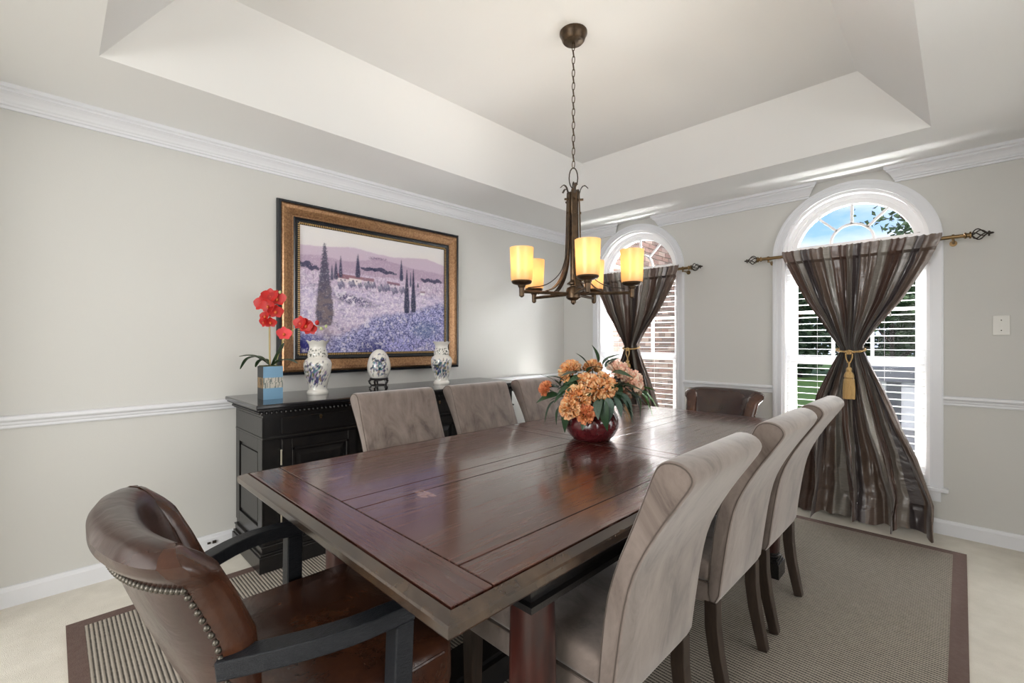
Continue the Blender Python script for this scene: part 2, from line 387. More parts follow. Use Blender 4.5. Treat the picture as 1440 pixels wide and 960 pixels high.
def mk_silk():
    """striped taffeta: brown and silver-taupe bands by the cloth's own UV"""
    m, t, b = new_mat('striped taffeta silk')
    uv = t.nodes.new('ShaderNodeUVMap'); uv.uv_map = 'UVMap'
    sp = t.nodes.new('ShaderNodeSeparateXYZ'); t.links.new(uv.outputs[0], sp.inputs[0])
    mu = t.nodes.new('ShaderNodeMath'); mu.operation = 'MULTIPLY'; mu.inputs[1].default_value = 2.8; t.links.new(sp.outputs[0], mu.inputs[0])
    fr = t.nodes.new('ShaderNodeMath'); fr.operation = 'FRACT'; t.links.new(mu.outputs[0], fr.inputs[0])
    r = t.nodes.new('ShaderNodeValToRGB'); t.links.new(fr.outputs[0], r.inputs[0]); r.color_ramp.interpolation = 'CONSTANT'
    cols = [(0.0, (0.105, 0.062, 0.047)), (0.28, (0.175, 0.148, 0.125)), (0.42, (0.065, 0.050, 0.050)), (0.56, (0.130, 0.090, 0.070)), (0.82, (0.25, 0.228, 0.20))]
    r.color_ramp.elements[0].position = 0; r.color_ramp.elements[0].color = (*cols[0][1], 1)
    r.color_ramp.elements[1].position = cols[1][0]; r.color_ramp.elements[1].color = (*cols[1][1], 1)
    for p, c in cols[2:]:
        e = r.color_ramp.elements.new(p); e.color = (*c, 1)
    # slubs
    mpn = t.nodes.new('ShaderNodeMapping'); mpn.inputs['Scale'].default_value = (12, 90, 1); t.links.new(uv.outputs[0], mpn.inputs[0])
    n = t.nodes.new('ShaderNodeTexNoise'); n.inputs['Scale'].default_value = 3; n.inputs['Detail'].default_value = 5; t.links.new(mpn.outputs[0], n.inputs['Vector'])
    mr = t.nodes.new('ShaderNodeMapRange'); mr.inputs['To Min'].default_value = 0.65; mr.inputs['To Max'].default_value = 1.35; t.links.new(n.outputs['Fac'], mr.inputs[0])
    mm = t.nodes.new('ShaderNodeMixRGB'); mm.blend_type = 'MULTIPLY'; mm.inputs[0].default_value = 1
    t.links.new(r.outputs[0], mm.inputs[1]); t.links.new(mr.outputs[0], mm.inputs[2]); t.links.new(mm.outputs[0], b.inputs['Base Color'])
    b.inputs['Roughness'].default_value = 0.30; b.inputs['Specular IOR Level'].default_value = 0.9
    b.inputs['Sheen Weight'].default_value = 0.35; b.inputs['Sheen Roughness'].default_value = 0.3
    n3 = t.nodes.new('ShaderNodeTexNoise'); n3.inputs['Scale'].default_value = 1.0; n3.inputs['Detail'].default_value = 5
    m3 = t.nodes.new('ShaderNodeMapping'); m3.inputs['Scale'].default_value = (14, 30, 1); t.links.new(uv.outputs[0], m3.inputs[0]); t.links.new(m3.outputs[0], n3.inputs['Vector'])
    bp = t.nodes.new('ShaderNodeBump'); bp.inputs['Strength'].default_value = 0.5; bp.inputs['Distance'].default_value = 0.012
    t.links.new(n3.outputs['Fac'], bp.inputs['Height']); t.links.new(bp.outputs[0], b.inputs['Normal'])
    return m
m_silk = mk_silk()
m_shade = None
def mk_shade():
    m, t, b = new_mat('amber frosted glass')
    t.nodes.remove(b)
    tr = t.nodes.new('ShaderNodeBsdfTranslucent'); tr.inputs[0].default_value = (0.95, 0.70, 0.40, 1)
    df = t.nodes.new('ShaderNodeBsdfDiffuse'); df.inputs[0].default_value = (0.85, 0.68, 0.40, 1)
    gl = t.nodes.new('ShaderNodeBsdfGlossy'); gl.inputs['Roughness'].default_value = 0.3
    a = t.nodes.new('ShaderNodeMixShader'); a.inputs[0].default_value = 0.25
    c = t.nodes.new('ShaderNodeMixShader'); c.inputs[0].default_value = 0.05
    t.links.new(tr.outputs[0], a.inputs[1]); t.links.new(df.outputs[0], a.inputs[2])
    t.links.new(a.outputs[0], c.inputs[1]); t.links.new(gl.outputs[0], c.inputs[2])
    em = t.nodes.new('ShaderNodeEmission'); em.inputs[0].default_value = (1.0, 0.66, 0.34, 1); em.inputs[1].default_value = 0.10
    ad = t.nodes.new('ShaderNodeAddShader'); t.links.new(c.outputs[0], ad.inputs[0]); t.links.new(em.outputs[0], ad.inputs[1])
    t.links.new(ad.outputs[0], t.nodes['Material Output'].inputs[0])
    return m
m_shade = mk_shade()
m_bulb = M('glowing bulb', (1, 0.9, 0.7), 0.3, emis=(1.0, 0.85, 0.6), es=8)
m_canvas = VC('painted canvas', 0.45, bump=(160, 0.10))
m_frame = M('bronze gilt frame', (0.20, 0.10, 0.045), 0.30, metal=0.55, var=(90, (0.42, 0.24, 0.12)))
m_frameb = M('dark frame edge', (0.012, 0.014, 0.018), 0.25)
m_bead = M('gilt beading', (0.42, 0.27, 0.10), 0.4, metal=0.4)
m_porc = VC('glazed porcelain', 0.12, coat=0.5)
m_rose = M('carved rosewood', (0.012, 0.010, 0.010), 0.35)
m_potv = VC('square pot with painted-in light', 0.45)
m_vase = None

# ================================================================== STRUCTURE
b = MB(); b.box(-5.2, 4.3, -4.1, 4.06, -0.12, 0.0)
struct('floor', b, m_carpet, 'cream wall to wall carpet of the dining room')
# left wall
b = MB(); b.box(XL - 0.14, XL, YB, YD + 0.15, 0, ZC + 0.45)
struct('wall_left', b, m_wall, 'pale greige wall behind the sideboard and painting')
# right wall, with an opening added for the side fill lamp
b = MB(); b.box(XR, XR + 0.14, -4.0, -0.30, 0, ZC + 0.45); b.box(XR, XR + 0.14, 3.30, YD + 0.15, 0, ZC + 0.45); b.box(XR, XR + 0.14, -0.30, 3.30, 2.22, ZC + 0.45)
struct('wall_right', b, m_wall, 'greige side wall beyond the picture edge')
# unseen back wall, its wide opening added to let the rear fill lamps in
b = MB(); b.box(XL - 0.14, -2.75, YB - 0.12, YB, 0, ZC + 0.45); b.box(0.34, XR + 0.14, YB - 0.12, YB, 0, ZC + 0.45)
b.box(-2.75, 0.34, YB - 0.12, YB, 2.2, ZC + 0.45)
struct('wall_back', b, m_wall, 'unseen back wall with a wide opening added for the rear fill lamps')
b = MB(); b.box(XL - 0.5, XL - 0.36, -4.0, YB, 0, 2.6); b.box(XL - 0.5, XR + 0.14, -4.1, -4.0, 0, 2.6); b.box(XL - 0.5, XR + 0.14, -4.1, YB - 0.12, 2.6, 2.7)  # added hall shell: blocks the sun around the rear fill lamps
struct('wall_added_hall', b, m_wall, 'added hall shell behind the dining room, keeping sun out around the fill lamps')
b = MB(); b.box(4.2, 4.3, -1.6, YD + 0.15, 0, 2.6); b.box(XR + 0.14, 4.3, -1.7, -1.6, 0, 2.6); b.box(XR + 0.14, 4.3, YD + 0.01, YD + 0.15, 0, 2.6); b.box(XR + 0.14, 4.3, -1.7, YD + 0.15, 2.6, 2.7)  # added room shell: blocks outside light around the side fill lamp
struct('wall_added_side_room', b, m_wall, 'added walls and ceiling around the side fill lamp, keeping the sky out')

def arch_z(x, cx, r):
    d = r * r - (x - cx) ** 2
    return ZSPR + sqrt(max(d, 0))
# window wall with two arched openings
b = MB()
NARC = 32
def wall_front(y, flip):
    xs = [XL - 0.14]
    pieces = []
    edges = [(W1 - WR, W1 + WR, W1), (W2 - WR, W2 + WR, W2)]
    x = XL - 0.14
    for a, c, w in edges:
        pieces.append((x, a)); x = c
    pieces.append((x, XR + 0.14))
    top = ZC + 0.45
    for a, c in pieces: b.add([(a, y, 0), (c, y, 0), (c, y, top), (a, y, top)], [(0, 1, 2, 3)])
    for a, c, w in edges:
        b.add([(a, y, 0), (c, y, 0), (c, y, ZSILL), (a, y, ZSILL)], [(0, 1, 2, 3)])
        pts = [(w - WR * cos(pi * i / NARC)) for i in range(NARC + 1)]
        zs = [ZSPR + WR * sin(pi * i / NARC) for i in range(NARC + 1)]
        for i in range(NARC):
            b.add([(pts[i], y, zs[i]), (pts[i + 1], y, zs[i + 1]), (pts[i + 1], y, top), (pts[i], y, top)], [(0, 1, 2, 3)])
wall_front(YD, 0); wall_front(YD + 0.15, 1)
for w in (W1, W2):
    loop = [(w - WR, ZSILL), (w - WR, ZSPR)] + [(w - WR * cos(pi * i / NARC), ZSPR + WR * sin(pi * i / NARC)) for i in range(1, NARC)] + [(w + WR, ZSPR), (w + WR, ZSILL)]
    for i in range(len(loop)):
        p, q = loop[i], loop[(i + 1) % len(loop)]
        b.add([(p[0], YD, p[1]), (q[0], YD, q[1]), (q[0], YD + 0.15, q[1]), (p[0], YD + 0.15, p[1])], [(0, 1, 2, 3)])
struct('wall_front', b, m_wall, 'greige wall with two arched windows')

# ceiling with raised tray
b = MB()
X0, X1, Y0, Y1 = XL - 0.14, XR + 0.14, YB - 0.12, YD + 0.15
b.add([(X0, Y0, ZC), (X1, Y0, ZC), (X1, Y1, ZC), (X0, Y1, ZC), (TX0, TY0, ZC), (TX1, TY0, ZC), (TX1, TY1, ZC), (TX0, TY1, ZC),
       (TX0 + TIN, TY0 + TIN, ZT), (TX1 - TIN, TY0 + TIN, ZT), (TX1 - TIN, TY1 - TIN, ZT), (TX0 + TIN, TY1 - TIN, ZT)],
      [(0, 1, 5, 4), (1, 2, 6, 5), (2, 3, 7, 6), (3, 0, 4, 7), (4, 5, 9, 8), (5, 6, 10, 9), (6, 7, 11, 10), (7, 4, 8, 11), (8, 9, 10, 11)])
b.box(X0, X1, Y0, Y1, 2.72, 2.80)
struct('ceiling', b, m_ceil, 'off-white tray ceiling with sloped sides')

# mouldings ------------------------------------------------------------
CROWN = [(0, 0), (0.012, 0), (0.012, 0.012), (0.020, 0.016), (0.020, 0.024), (0.026, 0.030), (0.030, 0.040), (0.040, 0.055), (0.050, 0.064), (0.054, 0.066), (0.054, 0.074), (0.066, 0.080), (0.066, 0.098), (0, 0.098)]
ZCR = ZC - 0.098
def mould_x(prof, z0, x0, x1, y, m0=0, m1=0):
    """along x on a wall facing -y; m0/m1 mitre factors"""
    bb = MB(); bb.rings([[(x0 + m0 * d, y - d, z0 + h) for d, h in prof], [(x1 + m1 * d, y - d, z0 + h) for d, h in prof]]); return bb
def mould_y(prof, z0, y0, y1, x, m0=0, m1=0, sg=1):
    bb = MB(); bb.rings([[(x + sg * d, y0 + m0 * d, z0 + h) for d, h in prof], [(x + sg * d, y1 + m1 * d, z0 + h) for d, h in prof]]); return bb
struct('trim_1', mould_y(CROWN, ZCR, YB, YD, XL, 0, -1), m_trim, 'white crown moulding along the left wall')
struct('trim_2', mould_x(CROWN, ZCR, XL, -2.436, YD, 1, 1), m_trim, 'short crown moulding piece in the corner')
struct('trim_3', mould_x(CROWN, ZCR, -1.962, -0.808, YD, -1, 1), m_trim, 'crown moulding between the two arched windows')
struct('trim_4', mould_x(CROWN, ZCR, -0.302, XR, YD, -1, 0), m_trim, 'crown moulding beside the right arched window')
RAIL = [(0, 0), (0.010, 0), (0.013, 0.006), (0.013, 0.014), (0.018, 0.020), (0.020, 0.030), (0.030, 0.036), (0.034, 0.042), (0.034, 0.052), (0.028, 0.058), (0, 0.058)]
RZ = 0.807
struct('trim_5', mould_y(RAIL, RZ, YB, YD, XL, 0, -1), m_trim, 'white chair rail along the left wall')
struct('trim_6', mould_x(RAIL, RZ, XL, W1 - 0.477, YD, 1, 0), m_trim, 'white chair rail piece in the corner')
struct('trim_7', mould_x(RAIL, RZ, W1 + 0.477, W2 - 0.477, YD), m_trim, 'white chair rail between the windows')
struct('trim_8', mould_x(RAIL, RZ, W2 + 0.477, XR, YD), m_trim, 'white chair rail right of the right window')
BASE = [(0, 0), (0.014, 0), (0.014, 0.072), (0.010, 0.080), (0.008, 0.090), (0, 0.092)]
struct('baseboard_left', mould_y(BASE, 0, YB, YD, XL, 0, -1), m_trim, 'white baseboard along the left wall')
struct('baseboard_front', mould_x(BASE, 0, XL, XR, YD, 1, 0), m_trim, 'white baseboard under the windows')
b = MB(); b.box(XL + 0.014, XL + 0.018, 0.96, 1.03, 0.02, 0.075)
# small cable jack on the left baseboard
b = MB(); b.box(XL + 0.0141, XL + 0.022, 0.625, 0.64, 0.045, 0.055); b.box(XL + 0.0141, XL + 0.022, 0.65, 0.668, 0.043, 0.058)
jk = build('wall_jack', b, m_iron, label='tiny dark cable jack on the left baseboard', category='wall jack')

# windows -------------------------------------------------------------
def loopU(w, r, z0, n=NARC):
    return [(w - r, z0), (w - r, ZSPR)] + [(w - r * cos(pi * i / n), ZSPR + r * sin(pi * i / n)) for i in range(1, n)] + [(w + r, ZSPR), (w + r, z0)]
def band(bb, w, r0, r1, y0, y1, z0, closed_bottom=False, z1=None):
    """arched band between radii r0<r1, from y0 (room side) to y1"""
    A = loopU(w, r1, z0); B = loopU(w, r0, z0 if z1 is None else z1)
    n = len(A); vs = [(x, y0, z) for x, z in A] + [(x, y0, z) for x, z in B] + [(x, y1, z) for x, z in A] + [(x, y1, z) for x, z in B]
    fs = []
    for i in range(n - 1):
        fs += [(i, i + 1, n + i + 1, n + i), (2 * n + i, 3 * n + i, 3 * n + i + 1, 2 * n + i + 1), (i, 2 * n + i, 2 * n + i + 1, i + 1), (n + i, n + i + 1, 3 * n + i + 1, 3 * n + i)]
    fs += [(0, n, 3 * n, 2 * n), (n - 1, 3 * n - 1, 4 * n - 1, 2 * n - 1)]
    bb.add(vs, fs)
def window(idx, w, label):
    root = bpy.data.objects.new('window_%d' % idx, None); COL.objects.link(root); root.location = (w, YD, 0)
    root['kind'] = 'structure'; root['label'] = label
    T = Matrix.Translation((-w, -YD, 0))
    def put(name, bb, m, parent=None, **k):
        bb.xform(T); return build(name, bb, m, parent or root, **k)
    # casing: stepped profile
    bb = MB()
    for r0, r1, p in ((0.415, 0.428, 0.022), (0.428, 0.446, 0.017), (0.446, 0.458, 0.022), (0.458, 0.470, 0.026), (0.470, 0.477, 0.016)):
        band(bb, w, r0, r1, YD - p, YD + 0.001, ZSILL)
    put('casing', bb, m_trim)
    bb = MB(); band(bb, w, 0.398, WR + 0.002, YD, YD + 0.06, ZSILL); put('jamb_liner', bb, m_vinyl)
    bb = MB(); band(bb, w, 0.372, 0.40, YD + 0.06, YD + 0.145, ZSILL); put('outer_frame', bb, m_vinyl)
    # half-round sash above, with fan muntins
    zt = 1.915
    fs = MB()
    A = arc(w, ZSPR, 0.3735, 0.215, pi - 0.215, NARC); Bc = arc(w, ZSPR, 0.342, 0.215, pi - 0.215, NARC)
    rr = [[(p[0], YD + 0.0745, p[1]), (q[0], YD + 0.0745, q[1]), (q[0], YD + 0.1245, q[1]), (p[0], YD + 0.1245, p[1])] for p, q in zip(A, Bc)]
    fs.rings(rr)
    fs.box(w - 0.3725, w + 0.3725, YD + 0.075, YD + 0.125, 1.801, zt)
    fsash = put('fan_sash', fs, m_vinyl)
    mm = MB()
    hub = arc(w, zt, 0.125, 0, pi, 14)
    mm.bar([(x, YD + 0.096, z) for x, z in hub], 0.016, 0.018, up=(0, 1, 0))
    c = []
    for a in (45, 90, 135):
        a = radians(a); r1 = -(-sin(a) * 0) + 0
        # distance from (w,zt) to circle radius .345 about (w,ZSPR)
        h = zt - ZSPR; bq = h * sin(a); t = -bq + sqrt(bq * bq + 0.345 ** 2 - h * h)
        mm2 = MB(); mm2.bar([(w + 0.125 * cos(a), YD + 0.096, zt + 0.125 * sin(a)), (w + t * cos(a), YD + 0.096, zt + t * sin(a))], 0.016, 0.018, up=(0, 1, 0))
        put('muntin', mm2, m_vinyl, root)
    put('hub_muntin', mm, m_vinyl)
    g = MB(); pts = [(x, z) for x, z in arc(w, ZSPR, 0.343, 0.21, pi - 0.21, 24)]
    g.prism([(x, z) for x, z in pts], 'y', YD + 0.104, YD + 0.107); put('arched_pane', g, m_glass)
    # upper sash
    def sash(name, z0, z1, y, st, muntins):
        s = MB(); xo, xi = 0.374, 0.374 - st
        s.box(w - xo, w - xi, y, y + 0.035, z0, z1); s.box(w + xi, w + xo, y, y + 0.035, z0, z1)
        s.box(w - xi, w + xi, y, y + 0.035, z0, z0 + 0.045); s.box(w - xi, w + xi, y, y + 0.035, z1 - 0.04, z1)
        sh = put(name, s, m_vinyl)
        gg = MB(); gg.box(w - xi, w + xi, y + 0.016, y + 0.019, z0 + 0.045, z1 - 0.04); put('glass_pane', gg, m_glass)
        if muntins:
            for k in (1, 2):
                x = w - xi + 2 * xi * k / 3; q = MB(); q.box(x - 0.009, x + 0.009, y + 0.006, y + 0.03, z0 + 0.045, z1 - 0.04); put('muntin', q, m_vinyl)
            zm = (z0 + z1) / 2; q = MB(); q.box(w - xi, w + xi, y + 0.005, y + 0.031, zm - 0.009, zm + 0.009); put('muntin', q, m_vinyl)
    sash('upper_sash', 1.045, 1.80, YD + 0.10, 0.034, True)
    sash('lower_sash', 0.315, 1.075, YD + 0.066, 0.034, False)
    s = MB(); s.box(w - 0.03, w + 0.03, YD + 0.058, YD + 0.07, 1.068, 1.08); put('sash_lock', s, m_vinyl)
    # sill and apron
    s = MB(); s.box(w - 0.50, w + 0.50, YD - 0.045, YD + 0.06, ZSILL - 0.024, ZSILL); put('sill', s, m_trim, bevel=0.004)
    s = MB(); s.box(w - 0.466, w + 0.466, YD - 0.016, YD + 0.001, ZSILL - 0.090, ZSILL - 0.024); s.box(w - 0.466, w + 0.466, YD - 0.022, YD + 0.001, ZSILL - 0.044, ZSILL - 0.024); put('apron', s, m_trim)
    return root
window(1, W1, 'left arched window looking onto the brick wall')
window(2, W2, 'right arched window looking onto sky, trees and lawn')

# blinds: each slat a part
def blind(w, label):
    t = thing('window_blind', label, 'blind', (w, YD + 0.028, 0), group='white window blinds')
    bb = MB(); bb.box(-0.392, 0.392, -0.022, 0.022, 1.775, 1.812); build('head_rail', bb, m_blind, t)
    bb = MB(); bb.box(-0.390, 0.390, -0.02, 0.02, 0.300, 0.316); build('bottom_rail', bb, m_blind, t)
    sl = MB(); sl.rings([[(x, -0.023, -0.0016), (x, 0, 0.0012), (x, 0.023, -0.0016), (x, 0.023, -0.0034), (x, 0, -0.0008), (x, -0.023, -0.0034)] for x in (-0.390, 0.390)])
    z = 0.352; first = None
    while z < 1.765:
        if first is None: first = build('slat', sl, m_blind, t, loc=(0, 0, z))
        else:
            c = first.copy(); COL.objects.link(c); c.parent = t; c.location = (0, 0, z)
        z += 0.0468
    for x in (-0.19, 0.0, 0.19):
        bb = MB(); bb.tube([(x, -0.024, 0.31), (x, -0.024, 1.78)], 0.0009, 4); build('ladder_cord', bb, m_blind, t)
    bb = MB(); bb.tube([(0.22, -0.03, 1.40), (0.22, -0.03, 1.78)], 0.001, 4); bb.lathe([(0.002, 1.40), (0.006, 1.385), (0.007, 1.375), (0.003, 1.37)], 8, c=(0.22, -0.03)); build('pull_cord', bb, m_plate, t)
    return t
blind(W1, 'white slat blind in the left window, brick behind')
blind(W2, 'white slat blind in the right window, greenery behind')

# light switch
t = thing('light_switch', 'off-white square toggle light switch plate on window wall', 'light switch', (0.165, YD, 1.297))
b = MB(); b.box(-0.036, 0.036, -0.006, 0, -0.058, 0.058); build('cover_plate', b, m_plate, t, bevel=0.003)
b = MB(); b.box(-0.006, 0.006, -0.012, -0.005, -0.012, 0.012); build('toggle', b, m_plate, t)
for z in (-0.03, 0.03):
    b = MB(); b.sphere((0, -0.006, z), 0.003, 8, 4); build('screw', b, m_iron, t)

# rug --------------------------------------------------------------------
RX0, RX1, RY0, RY1 = -2.675, 0.020, 0.042, 3.605
t = thing('area_rug', 'ribbed grey-beige sisal rug with brown binding under the dining table', 'rug', ((RX0 + RX1) / 2, (RY0 + RY1) / 2, 0))
hx, hy = (RX1 - RX0) / 2, (RY1 - RY0) / 2
b = MB(); b.box(-hx + 0.05, hx - 0.05, -hy + 0.05, hy - 0.05, 0, 0.0085); build('rug_field', b, m_rug, t)
b = MB()
for x0, x1, y0, y1 in ((-hx, -hx + 0.055, -hy, hy), (hx - 0.055, hx, -hy, hy), (-hx + 0.055, hx - 0.055, -hy, -hy + 0.055), (-hx + 0.055, hx - 0.055, hy - 0.055, hy)):
    b.box(x0, x1, y0, y1, 0, 0.0094)
build('binding', b, m_rugb, t)
RUG = 0.0095


# ================================================================== DINING TABLE
def at(root, name, bb, m, parent=None, **k):
    """geometry given in world coordinates, stored local to the thing it belongs to"""
    bb.xform(Matrix.Translation(-Vector(root.location))); return build(name, bb, m, parent or root, **k)
TXa, TXb, TYa, TYb, TZ = -1.807, -0.600, 0.458, 3.050, 0.740
tab = thing('dining_table', 'long red-brown mahogany dining table with worn scratched top and dark rim', 'table', (-1.2035, 1.754, 0))
g = 0.028
rimp = [(0.004, TZ - 0.036), (0, TZ - 0.030), (0, TZ - 0.014), (0.003, TZ - 0.010), (g - 0.004, TZ - 0.001), (g - 0.003, TZ - 0.008), (g - 0.001, TZ - 0.030), (0.010, TZ - 0.040)]
def rim(ax):
    for s in (0, 1):
        bb = MB(); R = []
        for e in (0, 1):
            ring = []
            for d, z in rimp:
                if ax == 'x':   # pieces along x at near/far end
                    y = TYa + d if s == 0 else TYb - d; x = TXa + d if e == 0 else TXb - d
                else:
                    x = TXa + d if s == 0 else TXb - d; y = TYa + d if e == 0 else TYb - d
                ring.append((x, y, z))
            R.append(ring)
        bb.rings(R); at(tab, 'rim', bb, m_rim)
rim('x'); rim('y')
SF = 0.130; gap = 0.0018
def plank(x0, x1, y0, y1, m):
    bb = MB(); bb.box(x0 + gap, x1 - gap, y0 + gap, y1 - gap, TZ - 0.03, TZ); return at(tab, 'plank', bb, m, bevel=0.0012, seg=1)
ix0, ix1 = TXa + g + 0.001, TXb - g - 0.001
plank(ix0, ix1, TYa + g + 0.001, TYa + SF, m_woodx); plank(ix0, ix1, TYb - SF, TYb - g - 0.001, m_woodx)
xs = [TXb - g - 0.001, TXb - 0.137, TXb - 0.585, TXb - 0.673, TXb - 1.075, ix0]
for y0, y1 in ((TYa + SF, 1.712), (1.798, TYb - SF)):
    for a, c in zip(xs, xs[1:]): plank(c, a, y0, y1, m_wood)
bb = MB()
plank(ix0, ix1, 1.712, 1.798, m_woodx)
bb = MB(); bb.box(TXa + 0.03, TXb - 0.03, TYa + 0.03, TYb - 0.03, TZ - 0.042, TZ - 0.0305); at(tab, 'underside', bb, m_rim)
bb = MB()
for d, z0, z1 in ((0.045, 0.682, 0.700), (0.055, 0.640, 0.684), (0.040, 0.628, 0.642)):
    bb.box(TXa + d, TXb - d, 0.665 + d, 2.765 - d, z0, z1)
at(tab, 'apron', bb, m_black)
def rsq(cx, cy, r, z, n=24, p=3.0):
    return [(cx + r * math.copysign(abs(cos(2 * pi * j / n)) ** (2 / p), cos(2 * pi * j / n)), cy + r * math.copysign(abs(sin(2 * pi * j / n)) ** (2 / p), sin(2 * pi * j / n)), z) for j in range(n)]
LEGS = [(-0.706, 0.782), (-1.701, 0.782), (-0.706, 2.608), (-1.701, 2.608)]
for lx, ly in LEGS:
    bb = MB()
    bb.rings([rsq(lx, ly, r, z) for r, z in ((0.043, 0.13), (0.047, 0.2), (0.049, 0.35), (0.048, 0.5), (0.045, 0.63))])
    lg = at(tab, 'leg', bb, m_tleg, smooth=True)
    bb = MB(); bb.box(lx - 0.056, lx + 0.056, ly - 0.056, ly + 0.056, RUG, 0.082)
    bb.box(lx - 0.050, lx + 0.050, ly - 0.050, ly + 0.050, 0.082, 0.094); bb.box(lx - 0.044, lx + 0.044, ly - 0.044, ly + 0.044, 0.094, 0.104)
    for z, r in ((0.112, 0.048), (0.125, 0.044)): bb.lathe([(r * 0.8, z - 0.008), (r, z - 0.004), (r, z + 0.003), (r * 0.8, z + 0.007)], 18, c=(lx, ly))
    bb.xform(Matrix.Translation(-Vector(tab.location))); build('foot', bb, m_black, lg)
bb = MB(); bb.box(-1.645, -0.762, 0.752, 0.812, 0.03, 0.10); at(tab, 'stretcher', bb, m_black, bevel=0.004)
bb = MB(); bb.box(-1.645, -0.762, 2.578, 2.638, 0.03, 0.10); at(tab, 'stretcher', bb, m_black, bevel=0.004)
bb = MB(); bb.box(-1.28, -1.12, 0.812, 2.578, 0.03, 0.115); bb.box(-1.26, -1.14, 0.812, 2.578, 0.115, 0.128); at(tab, 'stretcher', bb, m_black)

# ================================================================== SUEDE PARSONS CHAIRS
PROF = [(0.200, 0.345), (0.208, 0.46), (0.224, 0.61), (0.250, 0.70), (0.288, 0.79), (0.325, 0.885), (0.340, 0.925), (0.352, 0.947), (0.372, 0.958), (0.398, 0.958),
        (0.420, 0.948), (0.431, 0.930), (0.426, 0.912), (0.400, 0.872), (0.362, 0.815), (0.322, 0.745), (0.293, 0.68), (0.274, 0.60), (0.254, 0.46), (0.240, 0.345)]
def smooth_poly(P, n=2):
    for _ in range(n):
        Q = []
        for i in range(len(P)):
            a, c = P[i], P[(i + 1) % len(P)]
            Q += [(0.75 * a[0] + 0.25 * c[0], 0.75 * a[1] + 0.25 * c[1]), (0.25 * a[0] + 0.75 * c[0], 0.25 * a[1] + 0.75 * c[1])]
        P = Q
    return P
def rbox(name, x0, x1, y0, y1, z0, z1, m, parent, r=0.02, seg=3, puff=0):
    bb = MB(); bb.box(x0, x1, y0, y1, z0, z1); o = build(name, bb, m, parent, bevel=r, seg=seg, smooth=True)
    for p in o.data.polygons: p.use_smooth = True
    if puff:
        cx, cy = (x0 + x1) / 2, (y0 + y1) / 2
        me = o.data; b2 = bmesh.new(); b2.from_mesh(me)
        tops = [f for f in b2.faces if f.normal.z > 0.95 and f.calc_area() > 0.01]
        bmesh.ops.subdivide_edges(b2, edges=list({e for f in tops for e in f.edges}), cuts=7, use_grid_fill=True)
        for v in b2.verts:
            if v.co.z > z1 - 1e-4:
                u = (v.co.x - cx) / ((x1 - x0) / 2); w = (v.co.y - cy) / ((y1 - y0) / 2)
                v.co.z += puff * max(0, (1 - u * u)) * max(0, (1 - w * w))
        b2.to_mesh(me); b2.free()
        for p in me.polygons: p.use_smooth = True
    return o
def parsons(name, label):
    t = thing(name, label, 'chair', group='taupe suede dining chairs')
    hw = 0.216
    P = smooth_poly(PROF, 1)
    bb = MB(); cxp = sum(p[0] for p in P) / len(P)
    R = []
    for k in range(5):      # rounded side edges
        a = pi / 2 * k / 4; ins = 0.010 * (1 - sin(a)); y = -hw + 0.010 * (1 - cos(a))
        R.append(inset(P, ins, y))
    R2 = [[(x, -y, z) for x, y, z in r] for r in reversed(R)]
    bb.rings(R + R2)
    back = build('backrest', bb, m_suede, t, smooth=True)
    for s in (-1, 1):
        w = MB(); pts = [(x, s * (hw - 0.001), z) for x, _, z in inset(P, 0.0045, 0)]
        w.tube(pts, 0.0017, 5, closed=True); build('welt', w, m_welt, back)
    w = MB(); w.box(0.4295, 0.4325, -hw + 0.01, hw - 0.01, 0.926, 0.929)
    seat = rbox('seat', -0.290, 0.215, -0.220, 0.220, 0.405, 0.482, m_suede, t, r=0.022, puff=0.012)
    rbox('seat_band', -0.284, 0.212, -0.216, 0.216, 0.335, 0.408, m_suede, t, r=0.010, seg=2)
    w = MB(); w.tube([(-0.289, -0.219, 0.408), (0.2, -0.219, 0.408), (0.2, 0.219, 0.408), (-0.289, 0.219, 0.408)], 0.0024, 5, closed=True); build('seat_welt', w, m_welt, seat)
    for s in (-1, 1):
        l = MB(); l.bar([(-0.262, s * 0.190, RUG + .0003), (-0.262, s * 0.190, 0.336)], [0.034, 0.046], [0.034, 0.046], up=(1, 0, 0)); build('leg', l, m_darkleg, t, bevel=0.002, seg=1)
        l = MB(); l.bar([(0.258, s * 0.193, RUG + .0035), (0.244, s * 0.193, 0.08), (0.226, s * 0.194, 0.17), (0.215, s * 0.196, 0.26), (0.214, s * 0.197, 0.347)], [0.032, 0.036, 0.040, 0.042, 0.044], [0.034, 0.036, 0.040, 0.042, 0.040], up=(1, 0, 0)); build('leg', l, m_darkleg, t, bevel=0.002, seg=1)
    return t
def inset(P, d, y):
    n = len(P); out = []
    area = sum(P[i][0] * P[(i + 1) % n][1] - P[(i + 1) % n][0] * P[i][1] for i in range(n)); sg = 1 if area > 0 else -1
    for i in range(n):
        a, c = P[i - 1], P[(i + 1) % n]; tx, tz = c[0] - a[0], c[1] - a[1]; L = hypot(tx, tz) or 1
        out.append((P[i][0] - sg * tz / L * d, y, P[i][1] + sg * tx / L * d))
    return out
CH = [('right', 1.095, 0, 'taupe suede chair at the near end of the window-side row, closest to the camera', -0.80),
      ('right', 1.735, 0, 'middle taupe suede chair in the row with backs to the camera', -0.80),
      ('right', 2.268, 0, 'taupe suede chair in the row nearest the large curtained window', -0.80),
      ('left', 1.215, pi, 'taupe suede chair facing us in front of the sideboard cupboard doors', -1.645),
      ('left', 1.760, pi, 'middle taupe suede chair on the sideboard side of the table', -1.645),
      ('left', 2.300, pi, 'taupe suede chair half hidden behind the flower arrangement', -1.645)]
proto = parsons('dining_chair', CH[0][3])
